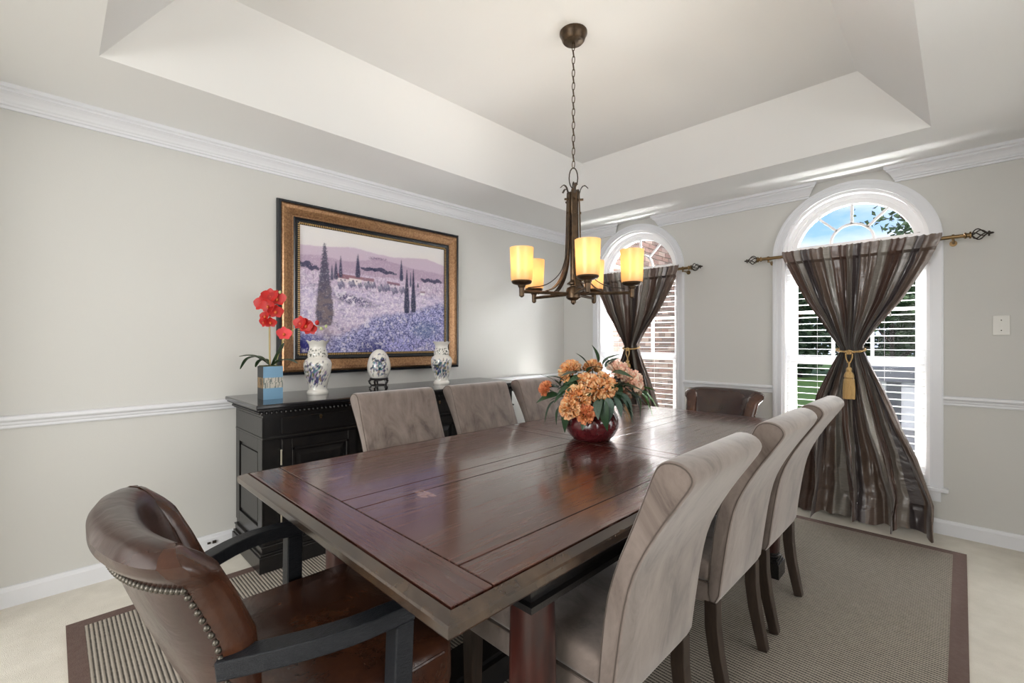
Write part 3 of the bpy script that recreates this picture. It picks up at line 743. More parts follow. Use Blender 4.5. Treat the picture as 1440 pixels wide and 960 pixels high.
for i, (sd, y, rz, lab, x) in enumerate(CH):
    o = proto if i == 0 else copy_tree(proto)
    o['label'] = lab; o.location = (x, y, 0); o.rotation_euler = (0, 0, rz)

# ================================================================== LEATHER ARMCHAIRS
def sgp(v, p): return math.copysign(abs(v) ** p, v)
def armchair(name, label, loc, rz):
    t = thing(name, label, 'armchair', loc, rz, group='brown leather armchairs at the table ends')
    # plan curve of the outer shell, local y forward (towards the table)
    def plan(th, z):
        W = lin([(0.30, 0.215), (0.50, 0.218), (0.64, 0.222), (0.76, 0.236), (0.84, 0.252), (0.90, 0.256)], z)
        ye = lin([(0.30, -0.225), (0.60, -0.225), (0.66, -0.235), (0.74, -0.270), (0.80, -0.300), (0.84, -0.335), (0.90, -0.35)], z)
        yr = lin([(0.30, -0.205), (0.45, -0.27), (0.60, -0.345), (0.75, -0.40), (0.84, -0.43), (0.90, -0.435)], z)
        return (W * sgp(sin(th), 0.95), ye - (ye - yr) * abs(cos(th)) ** 0.9)
    def frame(th, z):
        e = 0.03
        a = plan(max(th - e, -pi / 2), z); c = plan(min(th + e, pi / 2), z); dx, dy = c[0] - a[0], c[1] - a[1]; L = hypot(dx, dy) or 1
        return (-dy / L, dx / L)       # inward normal (towards +y at rear)
    sec_o = [(0.0, 0.34), (0.0, 0.45), (0.0, 0.56), (0.0, 0.66), (0.0, 0.735), (0.0, 0.785), (-0.004, 0.800), (-0.013, 0.812), (-0.018, 0.828), (-0.014, 0.846), (-0.002, 0.860), (0.018, 0.868), (0.040, 0.866), (0.060, 0.855), (0.072, 0.835), (0.072, 0.80), (0.068, 0.74), (0.066, 0.66), (0.07, 0.56), (0.075, 0.46)]
    TH = [radians(-78 + 156 * i / 44) for i in range(45)]
    def drop(th):    # top edge falls a little towards the wing tips
        return -0.012 * abs(sin(th)) ** 6
    def pt(th, n, z):
        z2 = z + drop(th) * max(0, (z - 0.5) / 0.36)
        p = plan(th, z2); f = frame(th, min(z2, 0.85)); return (p[0] + f[0] * n, p[1] + f[1] * n, z2)
    b1 = MB(); b1.rings([[pt(th, n, z) for n, z in sec_o] for th in TH], closed=True, cap=True)
    back = build('backrest', b1, m_leather, t, smooth=True)
    for s in (-1, 1):
        b2 = MB(); R = []
        for th in (s * radians(74), s * radians(80), s * radians(86)):
            R.append([pt(th, n + (-.003 if n < .034 else .002), z + (.002 if z > .84 else 0)) for n, z in sec_o])
        th = s * radians(88)
        for k in range(7):
            a = pi / 2 * k / 6; ring = []
            f = frame(th, 0.6); tx, ty = (-f[1] * 0 , 1)
            for n, z in sec_o:
                n2 = 0.034 + (n - 0.034) * (0.25 + 0.75 * cos(a)) * 1.06; z2 = z if z < 0.8 else 0.8 + (z - 0.8) * (0.3 + 0.7 * cos(a))
                p = pt(th, n2, z2); ring.append((p[0], p[1] + 0.030 * sin(a) - 0.004, p[2]))
            R.append(ring)
        b2.rings(R); build('wing_front', b2, m_leather2, back, smooth=True)
    # nailheads along the rim and down the wing edges
    nb = MB()
    N = 46
    for i in range(N + 1):
        th = radians(-72 + 144 * i / N); p = pt(th, -0.003, 0.787); nb.sphere(p, 0.0062, 8, 5)
    for s in (-1, 1):
        for k in range(24):
            z = 0.772 - k * 0.0175; p = pt(s * radians(72), -0.003, z); nb.sphere(p, 0.0062, 8, 5)
    o = build('nailheads', nb, m_nail, back, smooth=True); o['kind'] = 'stuff'
    # seat
    st = rbox('seat', -0.285, 0.285, -0.235, 0.205, 0.355, 0.482, m_leather2, t, r=0.028, puff=0.016)
    w = MB(); w.tube([(-0.283, -0.2, 0.458), (-0.283, 0.17, 0.458), (-0.26, 0.205, 0.458), (0.26, 0.205, 0.458), (0.283, 0.17, 0.458), (0.283, -0.2, 0.458)], 0.004, 6); build('welt', w, m_leather2, st)
    w = MB(); w.box(-0.255, 0.255, -0.20, 0.185, 0.30, 0.36); build('seat_rail', w, m_blackworn, t)
    for s in (-1, 1):
        a = MB(); pts = []
        for k in range(11):
            u = k / 10; x = 0.205 + 0.104 * sin(min(1, u * 1.35) * pi / 2); y = -0.275 + 0.335 * u; z = 0.612 + 0.010 * sin(u * pi) + 0.010 * u
            pts.append((s * x, y, z))
        a.bar(pts, 0.044, 0.036); arm = build('arm', a, m_blackworn, t, bevel=0.003, seg=2)
        q = MB(); q.bar([(s * 0.298, 0.030, RUG + .0008), (s * 0.302, 0.030, 0.35), (s * 0.309, 0.036, 0.605)], [0.036, 0.044, 0.044], [0.036, 0.044, 0.044], up=(0, 1, 0)); build('leg', q, m_blackworn, t, bevel=0.003, seg=1)
        q = MB(); q.bar([(s * 0.215, -0.30, RUG + .0055), (s * 0.215, -0.255, 0.18), (s * 0.21, -0.225, 0.36)], [0.034, 0.04, 0.042], [0.034, 0.04, 0.042], up=(0, 1, 0)); build('leg', q, m_blackworn, t, bevel=0.003, seg=1)
    return t
ac = armchair('leather_armchair', 'brown leather barrel armchair with nailheads and black arms at the near table end', (-1.165, 0.49, 0), 0)
a2 = copy_tree(ac); a2.location = (-1.205, 3.008, 0); a2.rotation_euler = (0, 0, pi)
a2['label'] = 'brown leather armchair at the far table end, only its low back showing'

# ================================================================== SIDEBOARD
sb = thing('sideboard', 'distressed black wooden sideboard with beaded moulding, drawers and panelled doors', 'sideboard', (-2.80, 1.68, 0))
sz0, ST = 0.0, 0.885
bx0, bx1, by0, by1 = -3.045, -2.575, 0.775, 2.605
b = MB(); b.box(bx0, bx1, by0, by1, 0.12, 0.825); at(sb, 'body', b, m_black)
b = MB()
for d, z0, z1 in ((0.03, RUG, 0.092), (0.024, 0.092, 0.104), (0.014, 0.104, 0.132), (0.019, 0.132, 0.140), (0.006, 0.140, 0.165)):
    b.box(bx0, bx1 + d, by0 - d, by1 + d, z0, z1)
at(sb, 'plinth', b, m_black, bevel=0.002, seg=1)
m_topb = M('polished black top', (0.010, 0.010, 0.012), 0.18, coat=0.4)
b = MB(); b.box(bx0 - 0.005, bx1 + 0.105, by0 - 0.065, by1 + 0.065, 0.862, ST); at(sb, 'top', b, m_topb, bevel=0.006, seg=2)
b = MB()
for d, z0, z1 in ((0.012, 0.806, 0.820), (0.030, 0.820, 0.846), (0.052, 0.846, 0.854), (0.075, 0.854, 0.862)): b.box(bx0, bx1 + d, by0 - d * 0.75, by1 + d * 0.75, z0, z1)
at(sb, 'cornice', b, m_black)
b = MB()
y = by0 - 0.02
while y < by1 + 0.02: b.sphere((bx1 + 0.036, y, 0.834), 0.0085, 8, 5, sc=(1, 0.9, 1.1)); y += 0.0235
x = bx0 + 0.02
while x < bx1 + 0.02: b.sphere((x, by0 - 0.028, 0.834), 0.0085, 8, 5); b.sphere((x, by1 + 0.028, 0.834), 0.0085, 8, 5); x += 0.0235
o = at(sb, 'beading', b, m_black, smooth=True); o['kind'] = 'stuff'
b = MB(); b.box(bx0, bx1 + 0.014, by0 - 0.012, by1 + 0.012, 0.690, 0.702); at(sb, 'waist_moulding', b, m_black, bevel=0.003, seg=2)
def panel(root, parent, name, y0, y1, z0, z1, x, frame=0.05, raised=True, m=m_black):
    """framed raised panel facing +x"""
    f = MB()
    f.box(x, x + 0.016, y0, y0 + frame, z0, z1); f.box(x, x + 0.016, y1 - frame, y1, z0, z1)
    f.box(x, x + 0.016, y0 + frame, y1 - frame, z0, z0 + frame); f.box(x, x + 0.016, y0 + frame, y1 - frame, z1 - frame, z1)
    q = 0.012
    for (a0, a1, c0, c1) in ((y0 + frame, y0 + frame + q, z0 + frame, z1 - frame), (y1 - frame - q, y1 - frame, z0 + frame, z1 - frame), (y0 + frame, y1 - frame, z0 + frame, z0 + frame + q), (y0 + frame, y1 - frame, z1 - frame - q, z1 - frame)):
        f.box(x + 0.003, x + 0.021, a0, a1, c0, c1)
    d = at(root, name, f, m, parent, bevel=0.0015, seg=1)
    c = MB(); w = 0.035
    a0, a1, c0, c1 = y0 + frame + q, y1 - frame - q, z0 + frame + q, z1 - frame - q
    c.rings([[(x + 0.002, a0, c0), (x + 0.002, a1, c0), (x + 0.002, a1, c1), (x + 0.002, a0, c1)], [(x + 0.012, a0 + w, c0 + w), (x + 0.012, a1 - w, c0 + w), (x + 0.012, a1 - w, c1 - w), (x + 0.012, a0 + w, c1 - w)]])
    c.xform(Matrix.Translation(-Vector(root.location))); build('panel', c, m, d)
    return d
m_hinge = M('pale brass hinge', (0.55, 0.50, 0.40), 0.3, metal=0.7)
cols = [(0.858, 1.272), (1.335, 1.660), (1.722, 2.047), (2.110, 2.524)]
for k, (a, c) in enumerate(cols):
    f = MB(); f.box(bx1 + 0.001, bx1 + 0.010, a, c, 0.712, 0.797); dr = at(sb, 'drawer', f, m_black, bevel=0.0025, seg=2)
    f = MB(); ym = (a + c) / 2; f.tube([(bx1 + 0.010, ym, 0.786), (bx1 + 0.013, ym, 0.786)], 0.008, 10); f.box(bx1 + 0.010, bx1 + 0.013, ym - 0.005, ym + 0.005, 0.772, 0.784)
    f.xform(Matrix.Translation(-Vector(sb.location))); build('keyhole', f, m_brass, dr)
    d = panel(sb, None, 'door', a, c, 0.175, 0.682, bx1 + 0.001)
    for z in (0.255, 0.590):
        f = MB(); f.tube([(bx1 + 0.018, a - 0.004, z - 0.033), (bx1 + 0.018, a - 0.004, z + 0.033)], 0.0045, 8)
        for s in (-1, 1): f.sphere((bx1 + 0.018, a - 0.004, z + s * 0.036), 0.0055, 8, 4)
        f.xform(Matrix.Translation(-Vector(sb.location))); build('hinge', f, m_hinge, d, label='brass hinge')
# left side panel (facing -y)
f = MB(); fr = 0.065
for y in (by0,):
    f.box(bx0, bx0 + fr, y - 0.010, y, 0.165, 0.690); f.box(bx1 - fr, bx1, y - 0.010, y, 0.165, 0.690)
    f.box(bx0 + fr, bx1 - fr, y - 0.010, y, 0.165, 0.225); f.box(bx0 + fr, bx1 - fr, y - 0.010, y, 0.630, 0.690)
    f.box(bx0, bx1, y - 0.010, y, 0.702, 0.806)
at(sb, 'side_frame', f, m_black, bevel=0.0015, seg=1)
f = MB(); f.box(bx0 + fr + 0.02, bx1 - fr - 0.02, by0 - 0.006, by0, 0.245, 0.610); at(sb, 'side_panel', f, m_black, bevel=0.003, seg=2)

# ================================================================== PAINTING
import numpy as np
def paint_canvas(nu, nv):
    U, V = np.meshgrid(np.linspace(0, 1, nu), np.linspace(0, 1, nv))
    rs = np.random.RandomState(3)
    def vnoise(sx, sy, seed=0, octs=4):
        out = np.zeros_like(U); amp = 1; tot = 0
        for o in range(octs):
            r = np.random.RandomState(seed + o); gx, gy = int(sx * 2 ** o) + 2, int(sy * 2 ** o) + 2
            G = r.rand(gy + 1, gx + 1); x = U * (gx - 1); y = V * (gy - 1); xi = x.astype(int); yi = y.astype(int); fx = x - xi; fy = y - yi
            fx = fx * fx * (3 - 2 * fx); fy = fy * fy * (3 - 2 * fy)
            out += amp * ((G[yi, xi] * (1 - fx) + G[yi, xi + 1] * fx) * (1 - fy) + (G[yi + 1, xi] * (1 - fx) + G[yi + 1, xi + 1] * fx) * fy)
            tot += amp; amp *= 0.6
        return out / tot
    C = np.zeros((nv, nu, 3))
    def c(h): return np.clip(np.array(S8(h)) * 1.12, 0, 1)
    def mixm(mask, col):
        mk = np.clip(mask, 0, 1)[..., None]; C[:] = C * (1 - mk) + (col if isinstance(col, np.ndarray) and col.ndim == 3 else np.array(col)) * mk
    sky = vnoise(4, 6, 1)
    C[:] = c('d2cdd0')
    mixm(sky * 0.7, c('dcd2cc')); mixm(np.clip((0.93 - V) * 4, 0, 1) * 0.6, c('cdbdc8'))
    fine = vnoise(150, 120, 20, 3); mid = vnoise(34, 30, 30, 4); big = vnoise(7, 7, 40, 3)
    def ridge(pts): return np.interp(U, [p[0] for p in pts], [p[1] for p in pts])
    def step(x, w=0.006): return np.clip(x / w * 0.5 + 0.5, 0, 1)
    h1 = ridge([(0, .845), (.1, .85), (.2, .865), (.32, .885), (.45, .86), (.6, .85), (.75, .87), (.85, .88), (1, .84)]) + (mid - .5) * .01
    mixm(step(h1 - V) * 0.8, c('b9a3b8')); 
    h2 = ridge([(0, .765), (.1, .78), (.2, .765), (.3, .76), (.4, .79), (.48, .826), (.56, .812), (.62, .798), (.75, .77), (.9, .76), (1, .75)]) + (mid - .5) * .015
    mixm(step(h2 - V) * 0.85, c('a58fa6')); mixm(step(h2 - V) * np.clip(fine * 2 - .8, 0, 1) * .4, c('cbb6c4'))
    mixm(step(V - .806) * step(.828 - V) * step(U - .42) * step(.545 - U) * np.clip(fine * 5 - 2, 0, 1), c('85768c'))
    base = step(.66 + (mid - .5) * .03 - V)
    mixm(base, c('b6a2ba')); mixm(base * np.clip(fine * 3 - 1.2, 0, 1) * .8, c('d9cbd6'))
    mixm(step(.6 - V, .03) * np.clip(mid * 4 - 2, 0, 1) * .55, c('8a7fa2'))
    # mid-field bright bands
    f = step(.52 - V, .02) * step(V - .22, .05)
    mixm(f * .75, c('bfb0cb')); mixm(f * np.clip(fine * 4 - 1.7, 0, 1) * .7, c('e0d2dd'))
    mixm(f * np.clip(vnoise(30, 60, 77, 3) * 5 - 2.7, 0, 1) * .5, c('8f84ad'))
    # shrubs left of centre
    d = ((U - .32) / .15) ** 2 + ((V - .44 + (U - .32) * .25) / .05) ** 2
    mixm(np.clip(1.3 - d, 0, 1) * np.clip(fine * 4 - 1.4, 0, 1), c('5b5674')); mixm(np.clip(1.2 - d, 0, 1) * np.clip(mid * 5 - 2.8, 0, 1), c('dfd4df'))
    # lavender slope, lower right and bottom
    lv = step(ridge([(0, .16), (.2, .13), (.35, .20), (.45, .30), (.6, .34), (.75, .37), (1, .47)]) + (mid - .5) * .06 - V, .03)
    mixm(lv * .85, c('6d70a0')); mixm(lv * np.clip(fine * 5 - 2.3, 0, 1) * .8, c('b9b4dc')); mixm(lv * np.clip((1 - fine) * 5 - 2.7, 0, 1) * .75, c('343a63'))
    mixm(step(.12 - V, .05) * step(.12 - U + .0, .06), c('2f3572')); mixm(step(.09 - V, .04) * step(U - .36, .04) * step(.56 - U, .05) * .7, c('34386e'))
    mixm(step(.10 - V, .04) * step(U - .52, .03) * step(.80 - U, .08) * .75 * np.clip(fine * 3 - .9, 0, 1), c('a9a3da'))
    dr = ((U - .84) / .14) ** 2 + ((V - .2) / .1) ** 2; mixm(np.clip(1 - dr, 0, 1) * .6, c('56698a'))
    mixm(step(.62 - V, .04) * np.clip(vnoise(60, 40, 301, 3) * 5 - 2.9, 0, 1) * .55, c('ece2ea'))
    mixm(step(.62 - V, .04) * np.clip(vnoise(50, 36, 331, 3) * 5 - 3.0, 0, 1) * .45, c('4a4870'))
    # umbrella pines
    def blob(cx, cy, rx, ry, col, k=1.0, th=.45):
        dd = ((U - cx) / rx) ** 2 + ((V - cy - .35 * ry * np.sin((U - cx) / rx * 5)) / ry) ** 2
        mixm(np.clip((1.15 - dd + (fine - .5) * 1.6) * 3, 0, 1) * k, c(col))
    for cx, cy, rx, ry in ((.03, .70, .045, .022), (.075, .675, .04, .018), (.42, .715, .06, .014), (.48, .722, .07, .016), (.555, .705, .06, .013), (.85, .675, .05, .018), (.93, .678, .05, .02)):
        blob(cx, cy, rx, ry, '3f4258', .9)
        for k in range(3):
            x0 = cx - rx * .5 + rx * 1.0 * k / 2 + (cy - V) * (.25 * (1 - k)) * -1
            mixm(.6 * step(.0012 - abs(U - x0), .002) * step(cy - V) * step(V - cy + .11), c('6b6078'))
    # farmhouse
    def quad(u0, u1, v0, v1, col, k=1.0, slope=0):
        vv = V - (U - u0) * slope
        mixm(step(U - u0, .003) * step(u1 - U, .003) * step(vv - v0, .003) * step(v1 - vv, .003) * k, c(col))
    quad(.215, .31, .585, .625, 'cfc0c8'); quad(.21, .325, .618, .655, '8d6a76', slope=-.10); quad(.29, .37, .57, .632, 'd9ccd0'); quad(.285, .385, .625, .648, '94707a', slope=-.08)
    quad(.385, .45, .575, .62, 'cdbfc9'); quad(.38, .455, .612, .64, '8f6f7d'); quad(.55, .62, .58, .615, 'cabdc9'); quad(.545, .64, .608, .63, '8a6b7b', slope=-.1); quad(.80, .835, .53, .555, 'dad2d8'); quad(.797, .84, .552, .568, '94808f')
    for wx in (.235, .26, .31, .335, .41, .43, .57, .60): quad(wx, wx + .007, .595, .608, '5b5068')
    for cx, cy, r in ((.31, .575, .028), (.41, .575, .03), (.45, .58, .025), (.36, .57, .02), (.50, .56, .03), (.545, .57, .032), (.60, .55, .03), (.24, .56, .03), (.66, .56, .03)):
        blob(cx, cy, r * .8, r, '5d5c76', .8); blob(cx - .008, cy + .012, r * .5, r * .5, 'a79fb4', .5)
    # cypresses
    def cyp(cx, v0, v1, w, col):
        tt = np.clip((V - v0) / (v1 - v0), 0, 1)
        prof = w * np.minimum(1, 1.15 * (1 - tt) ** .75) * (0.75 + .25 * np.clip(tt * 8, 0, 1)) + (fine - .5) * w * .5
        inside = step(prof - abs(U - cx), .004) * step(V - v0) * step(v1 - V)
        mixm(inside * .93, c(col)); mixm(inside * np.clip(fine * 4 - 2.1, 0, 1) * .35, c('8d8798'))
    cyp(.184, .59, .715, .010, '4a4a60'); cyp(.208, .60, .75, .014, '45465b'); cyp(.237, .62, .80, .012, '42445a'); cyp(.346, .635, .835, .017, '3c3f55')
    cyp(.651, .645, .84, .014, '3a3f56'); cyp(.722, .60, .74, .008, '4d5066'); cyp(.693, .355, .755, .022, '30364c'); cyp(.744, .365, .77, .020, '2f354b'); cyp(.78, .60, .65, .008, '4d5066')
    cyp(.141, .22, .885, .052, '4d4b5c'); g2 = step(.05 - abs(U - .141), .02) * step(.5 - V, .1) * step(V - .1, .15); mixm(g2 * .55 * np.clip(mid * 3 - .8, 0, 1), c('8f7c78'))
    mixm(np.clip(fine * 6 - 4.3, 0, 1) * .35, c('e8dfe6'))
    C[:] = np.clip((C - .30) * 1.15 + .30, 0, 1) * np.array([.93, .97, .96])
    return C.reshape(-1, 3)
PX = XL + 0.004
pt_ = thing('framed_painting', 'large Tuscan hillside painting with cypresses in a bronze and black frame', 'painting', (XL, 1.715, 1.545))
py0, py1, pz0, pz1 = 0.995, 2.437, 0.985, 2.106
def frame_loop(name, w0, w1, prof, m, stuff=False):
    """four mitred rails; prof: list of (t, height) with t from 0 (outer) to 1 (inner)"""
    C4 = [(py0, pz0, 1, 1), (py1, pz0, -1, 1), (py1, pz1, -1, -1), (py0, pz1, 1, -1)]
    for i in range(4):
        bb = MB(); R = []
        for (y, z, sy, sz) in (C4[i], C4[(i + 1) % 4]):
            R.append([(PX + h, y + sy * (w0 + (w1 - w0) * t), z + sz * (w0 + (w1 - w0) * t)) for t, h in prof] + [(PX, y + sy * w1, z + sz * w1), (PX, y + sy * w0, z + sz * w0)])
        bb.rings(R); at(pt_, name, bb, m)
frame_loop('outer_rail', 0, 0.022, [(0, 0.012), (0.2, 0.030), (0.8, 0.036), (1, 0.030)], m_frameb)
frame_loop('bronze_rail', 0.0221, 0.098, [(0, 0.028), (0.15, 0.038), (0.4, 0.036), (0.7, 0.026), (0.9, 0.018), (1, 0.018)], m_frame)
frame_loop('inner_rail', 0.0981, 0.124, [(0, 0.017), (0.3, 0.024), (0.6, 0.018), (1, 0.014)], m_frameb)
frame_loop('bead_rail', 0.1241, 0.142, [(0, 0.013), (0.5, 0.015), (1, 0.010)], m_frameb)
bb = MB()
iy0, iy1, iz0, iz1 = py0 + 0.133, py1 - 0.133, pz0 + 0.133, pz1 - 0.133
n = 92
for i in range(n):
    y = iy0 + (iy1 - iy0) * i / n
    for z in (iz0, iz1): bb.box(PX + 0.013, PX + 0.018, y + 0.002, y + 0.009, z - 0.006, z + 0.006)
n = 66
for i in range(n):
    z = iz0 + (iz1 - iz0) * i / n
    for y in (iy0, iy1): bb.box(PX + 0.013, PX + 0.018, y - 0.006, y + 0.006, z + 0.002, z + 0.009)
o = at(pt_, 'gilt_beading', bb, m_bead); o['kind'] = 'stuff'
nu, nv = 420, 312
bb = MB(); cy0, cy1, cz0, cz1 = py0 + 0.1405, py1 - 0.1405, pz0 + 0.1405, pz1 - 0.1405
bb.v = [(PX + 0.008, cy0 + (cy1 - cy0) * i / (nu - 1), cz0 + (cz1 - cz0) * j / (nv - 1)) for j in range(nv) for i in range(nu)]
bb.f = [(j * nu + i, j * nu + i + 1, (j + 1) * nu + i + 1, (j + 1) * nu + i) for j in range(nv - 1) for i in range(nu - 1)]
bb.mi = [0] * len(bb.f)
bb.col = [tuple(c) for c in paint_canvas(nu, nv)]
at(pt_, 'canvas', bb, m_canvas)

# ================================================================== THINGS ON THE SIDEBOARD
def flower_paint(mb, ang0, spread, zr, seed, c=(0, 0)):
    """hand painted flower spray on white glaze, around direction ang0"""
    cols = []
    pal = [S8('24382f'), S8('2c4a66'), S8('5d5078'), S8('1c2428'), S8('3a6a74'), S8('8a7c9c'), S8('8f8258')]
    for x, y, z in mb.v:
        a = math.atan2(y - c[1], x - c[0]) - ang0
        a = (a + pi) % (2 * pi) - pi
        t = (z - zr[0]) / (zr[1] - zr[0])
        base = Vector((0.72, 0.70, 0.65)); k = 0
        dens = max(0, 1 - (a / spread) ** 2) * max(0, 1 - ((t - 0.42) / 0.52) ** 2)
        p = Vector((a * 3.2, t * 4.2, seed))
        n1 = noise.noise(p * 1.9); n2 = noise.noise(p * 4.2 + Vector((5, 3, 1))); n3 = noise.noise(p * 0.9 + Vector((9, 1, 4)))
        v = n1 * 0.8 + n2 * 0.7 + dens * 0.85 - 0.36
        if dens > 0 and v > 0:
            idx = int((n3 * 0.9 + 0.5 + n2 * 0.35) * 7) % 7
            base = base.lerp(Vector(pal[idx]), min(1, v * 5))
        cols.append(tuple(base))
    mb.col = cols
def vase_profile(h):
    P = [(.0, 0), (.188, 0), (.195, .03), (.185, .055), (.165, .08), (.165, .14), (.185, .22), (.212, .32), (.235, .42), (.250, .52), (.249, .58), (.225, .635), (.188, .665), (.172, .685), (.182, .73), (.176, .78), (.155, .83), (.148, .88), (.158, .93), (.185, .97), (.205, 1.0)]
    Q = []
    for (a, b_), (c, d) in zip(P, P[1:]):
        for k in range(3): Q.append((a + (c - a) * k / 3, b_ + (d - b_) * k / 3))
    Q.append(P[-1])
    return [(max(r, .002) * h, z * h) for r, z in Q]
def porcelain_vase(label, loc, h, seed):
    t = thing('porcelain_vase', label, 'vase', loc, group='painted porcelain vases')
    bb = MB(); n = 72; prof = vase_profile(h); R = []
    prof2 = prof + [(r * 0.93, z) for r, z in prof[:-12:-2]]
    for r, z in prof2:
        k = max(0, (z / h - 0.95) / 0.05)
        R.append([(r * (1 + 0.05 * k * cos(8 * 2 * pi * j / n)) * cos(2 * pi * j / n), r * (1 + 0.05 * k * cos(8 * 2 * pi * j / n)) * sin(2 * pi * j / n), z + 0.004 * k * cos(8 * 2 * pi * j / n)) for j in range(n)])
    bb.rings(R, cap=False)
    flower_paint(bb, radians(-40), 1.25, (0.16 * h, 0.66 * h), seed)
    for i, (x, y, z) in enumerate(bb.v):
        tt = z / h; a = (math.atan2(y, x) + radians(40))
        if 0.70 < tt < 0.86 and noise.noise(Vector((a * 6, tt * 40, seed))) > 0.24 and abs(a) < 1.3: bb.col[i] = S8('4a5048')
    build('body', bb, m_porc, t, smooth=True)
    return t
porcelain_vase('white porcelain vase with blue flowers beside the red orchid', (-2.790, 1.140, ST), 0.322, 2.0)
porcelain_vase('smaller white porcelain vase at the far end of the sideboard', (-2.785, 2.063, ST), 0.315, 7.3)
es = thing('egg_stand', 'small carved black wooden stand under the porcelain egg', 'stand', (-2.800, 1.555, ST))
bb = MB(); bb.lathe([(0.040, 0.058), (0.058, 0.060), (0.062, 0.066), (0.058, 0.073), (0.048, 0.075), (0.044, 0.069)], 20); build('ring', bb, m_rose, es, smooth=True)
for k in range(5):
    a = 2 * pi * k / 5 + 0.3; bb = MB(); pts = [(0.052, 0.062), (0.064, 0.050), (0.060, 0.036), (0.050, 0.026), (0.052, 0.012), (0.064, 0.004)]
    bb.tube([(r * cos(a), r * sin(a), z) for r, z in pts], [0.007, 0.008, 0.006, 0.005, 0.005, 0.007], 7); build('leg', bb, m_rose, es, smooth=True)
bb = MB(); bb.lathe([(0.047, 0.018), (0.053, 0.020), (0.053, 0.026), (0.047, 0.028), (0.045, 0.023)], 20); build('lower_ring', bb, m_rose, es, smooth=True)
eg = MB(); n = 72; R = []
for i in range(49):
    a = -pi / 2 + pi * i / 48; r = max(0.0765 * cos(a) * (1 - 0.10 * sin(a)), 0.0008); z = 0.108 * sin(a)
    R.append([(r * cos(2 * pi * j / n), r * sin(2 * pi * j / n), z + 0.108) for j in range(n)])
eg.rings(R, cap=False); flower_paint(eg, radians(-28), 0.85, (0.05, 0.20), 4.4)
o = build('porcelain_egg', eg, m_porc, None, (-2.800, 1.555, ST + 0.0505), smooth=True); o['label'] = 'large painted porcelain egg standing on a small black stand'; o['category'] = 'egg'

# orchid -------------------------------------------------------------------
m_petal = M('red orchid petal', (0.36, 0.003, 0.002), 0.5, var=(30, (0.50, 0.008, 0.004)))
m_petalp = M('pink orchid petal', (0.75, 0.06, 0.07), 0.5)
m_lip = M('orchid lip', (0.55, 0.10, 0.02), 0.5)
m_stem = M('pale green stem', (0.30, 0.30, 0.10), 0.5)
m_stake = M('bamboo stake', (0.42, 0.30, 0.17), 0.6)
m_bud = M('green bud', (0.45, 0.50, 0.24), 0.5)
m_oleaf = M('orchid leaf', (0.030, 0.070, 0.024), 0.35, var=(20, (0.055, 0.11, 0.04)))
m_moss = M('moss', (0.10, 0.10, 0.04), 0.9, bump=(80, 1.0))
OP = Vector((-2.745, 0.858, ST))
pot = thing('planter_pot', 'square banded pot holding the red orchid, reflection and shade painted into its faces', 'pot', OP)
bb = MB(); hs = 0.050; H_ = 0.180; NZ = 60; NS = 24; cols = []
R = []
for i in range(NZ + 1):
    z = H_ * i / NZ; ring = []
    for s in range(4):
        for k in range(NS):
            u = -1 + 2 * k / NS
            p = [(u, -1), (1, u), (-u, 1), (-1, -u)][s]; x, y = p[0] * hs, p[1] * hs
            ring.append((x, y, z)); t = i / NZ
            lit = s in (1, 2)  # sky reflection painted blue on these faces, shade painted dark on the others
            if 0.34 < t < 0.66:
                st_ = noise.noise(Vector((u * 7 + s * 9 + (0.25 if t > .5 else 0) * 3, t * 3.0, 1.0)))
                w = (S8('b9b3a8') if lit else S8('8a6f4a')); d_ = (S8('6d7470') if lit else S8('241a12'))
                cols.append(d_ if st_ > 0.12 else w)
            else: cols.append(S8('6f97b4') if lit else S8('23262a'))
    R.append(ring)
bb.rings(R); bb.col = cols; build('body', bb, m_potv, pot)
bb = MB(); bb.box(-0.044, 0.044, -0.044, 0.044, 0.17, 0.184); build('moss', bb, m_moss, pot)
orc = thing('orchid', 'red orchid with arching flower stems growing from the square pot', 'orchid', OP + Vector((0, 0, 0.184)))
CR = Vector((0.711, 0.703, 0)); CF = Vector((-0.703, 0.711, 0))      # picture right / away, as directions in the room
def OL(a, z, d=0): v = CR * a + CF * d; return (v.x, v.y, z)
k_ = 0.0040
def curve(pts, n=8):
    """Catmull-Rom"""
    P = [Vector(p) for p in pts]; P = [P[0] * 2 - P[1]] + P + [P[-1] * 2 - P[-2]]; out = []
    for i in range(1, len(P) - 2):
        for k in range(n):
            t = k / n; a, b_, c, d = P[i - 1:i + 3]
            out.append(0.5 * ((2 * b_) + (c - a) * t + (2 * a - 5 * b_ + 4 * c - d) * t * t + (3 * b_ - 3 * c + d - a) * t ** 3))
    out.append(P[-2]); return out
bb = MB(); bb.tube([OL(0, -0.02), OL(-0.002, 0.30)], 0.0035, 6); build('stake', bb, m_stake, orc)
bb = MB(); bb.tube(curve([OL(-0.004, -0.01), OL(-0.006, 0.16), OL(-0.004, 0.27), OL(0.004, 0.375), OL(0.022, 0.415), OL(0.05, 0.408)]), 0.0024, 6); build('stem', bb, m_stem, orc)
bb = MB(); bb.tube(curve([OL(0.03, -0.01), OL(0.055, 0.09), OL(0.095, 0.17), OL(0.16, 0.215), OL(0.22, 0.222), OL(0.275, 0.212), OL(0.30, 0.20)]), 0.0022, 6); build('stem', bb, m_stem, orc)
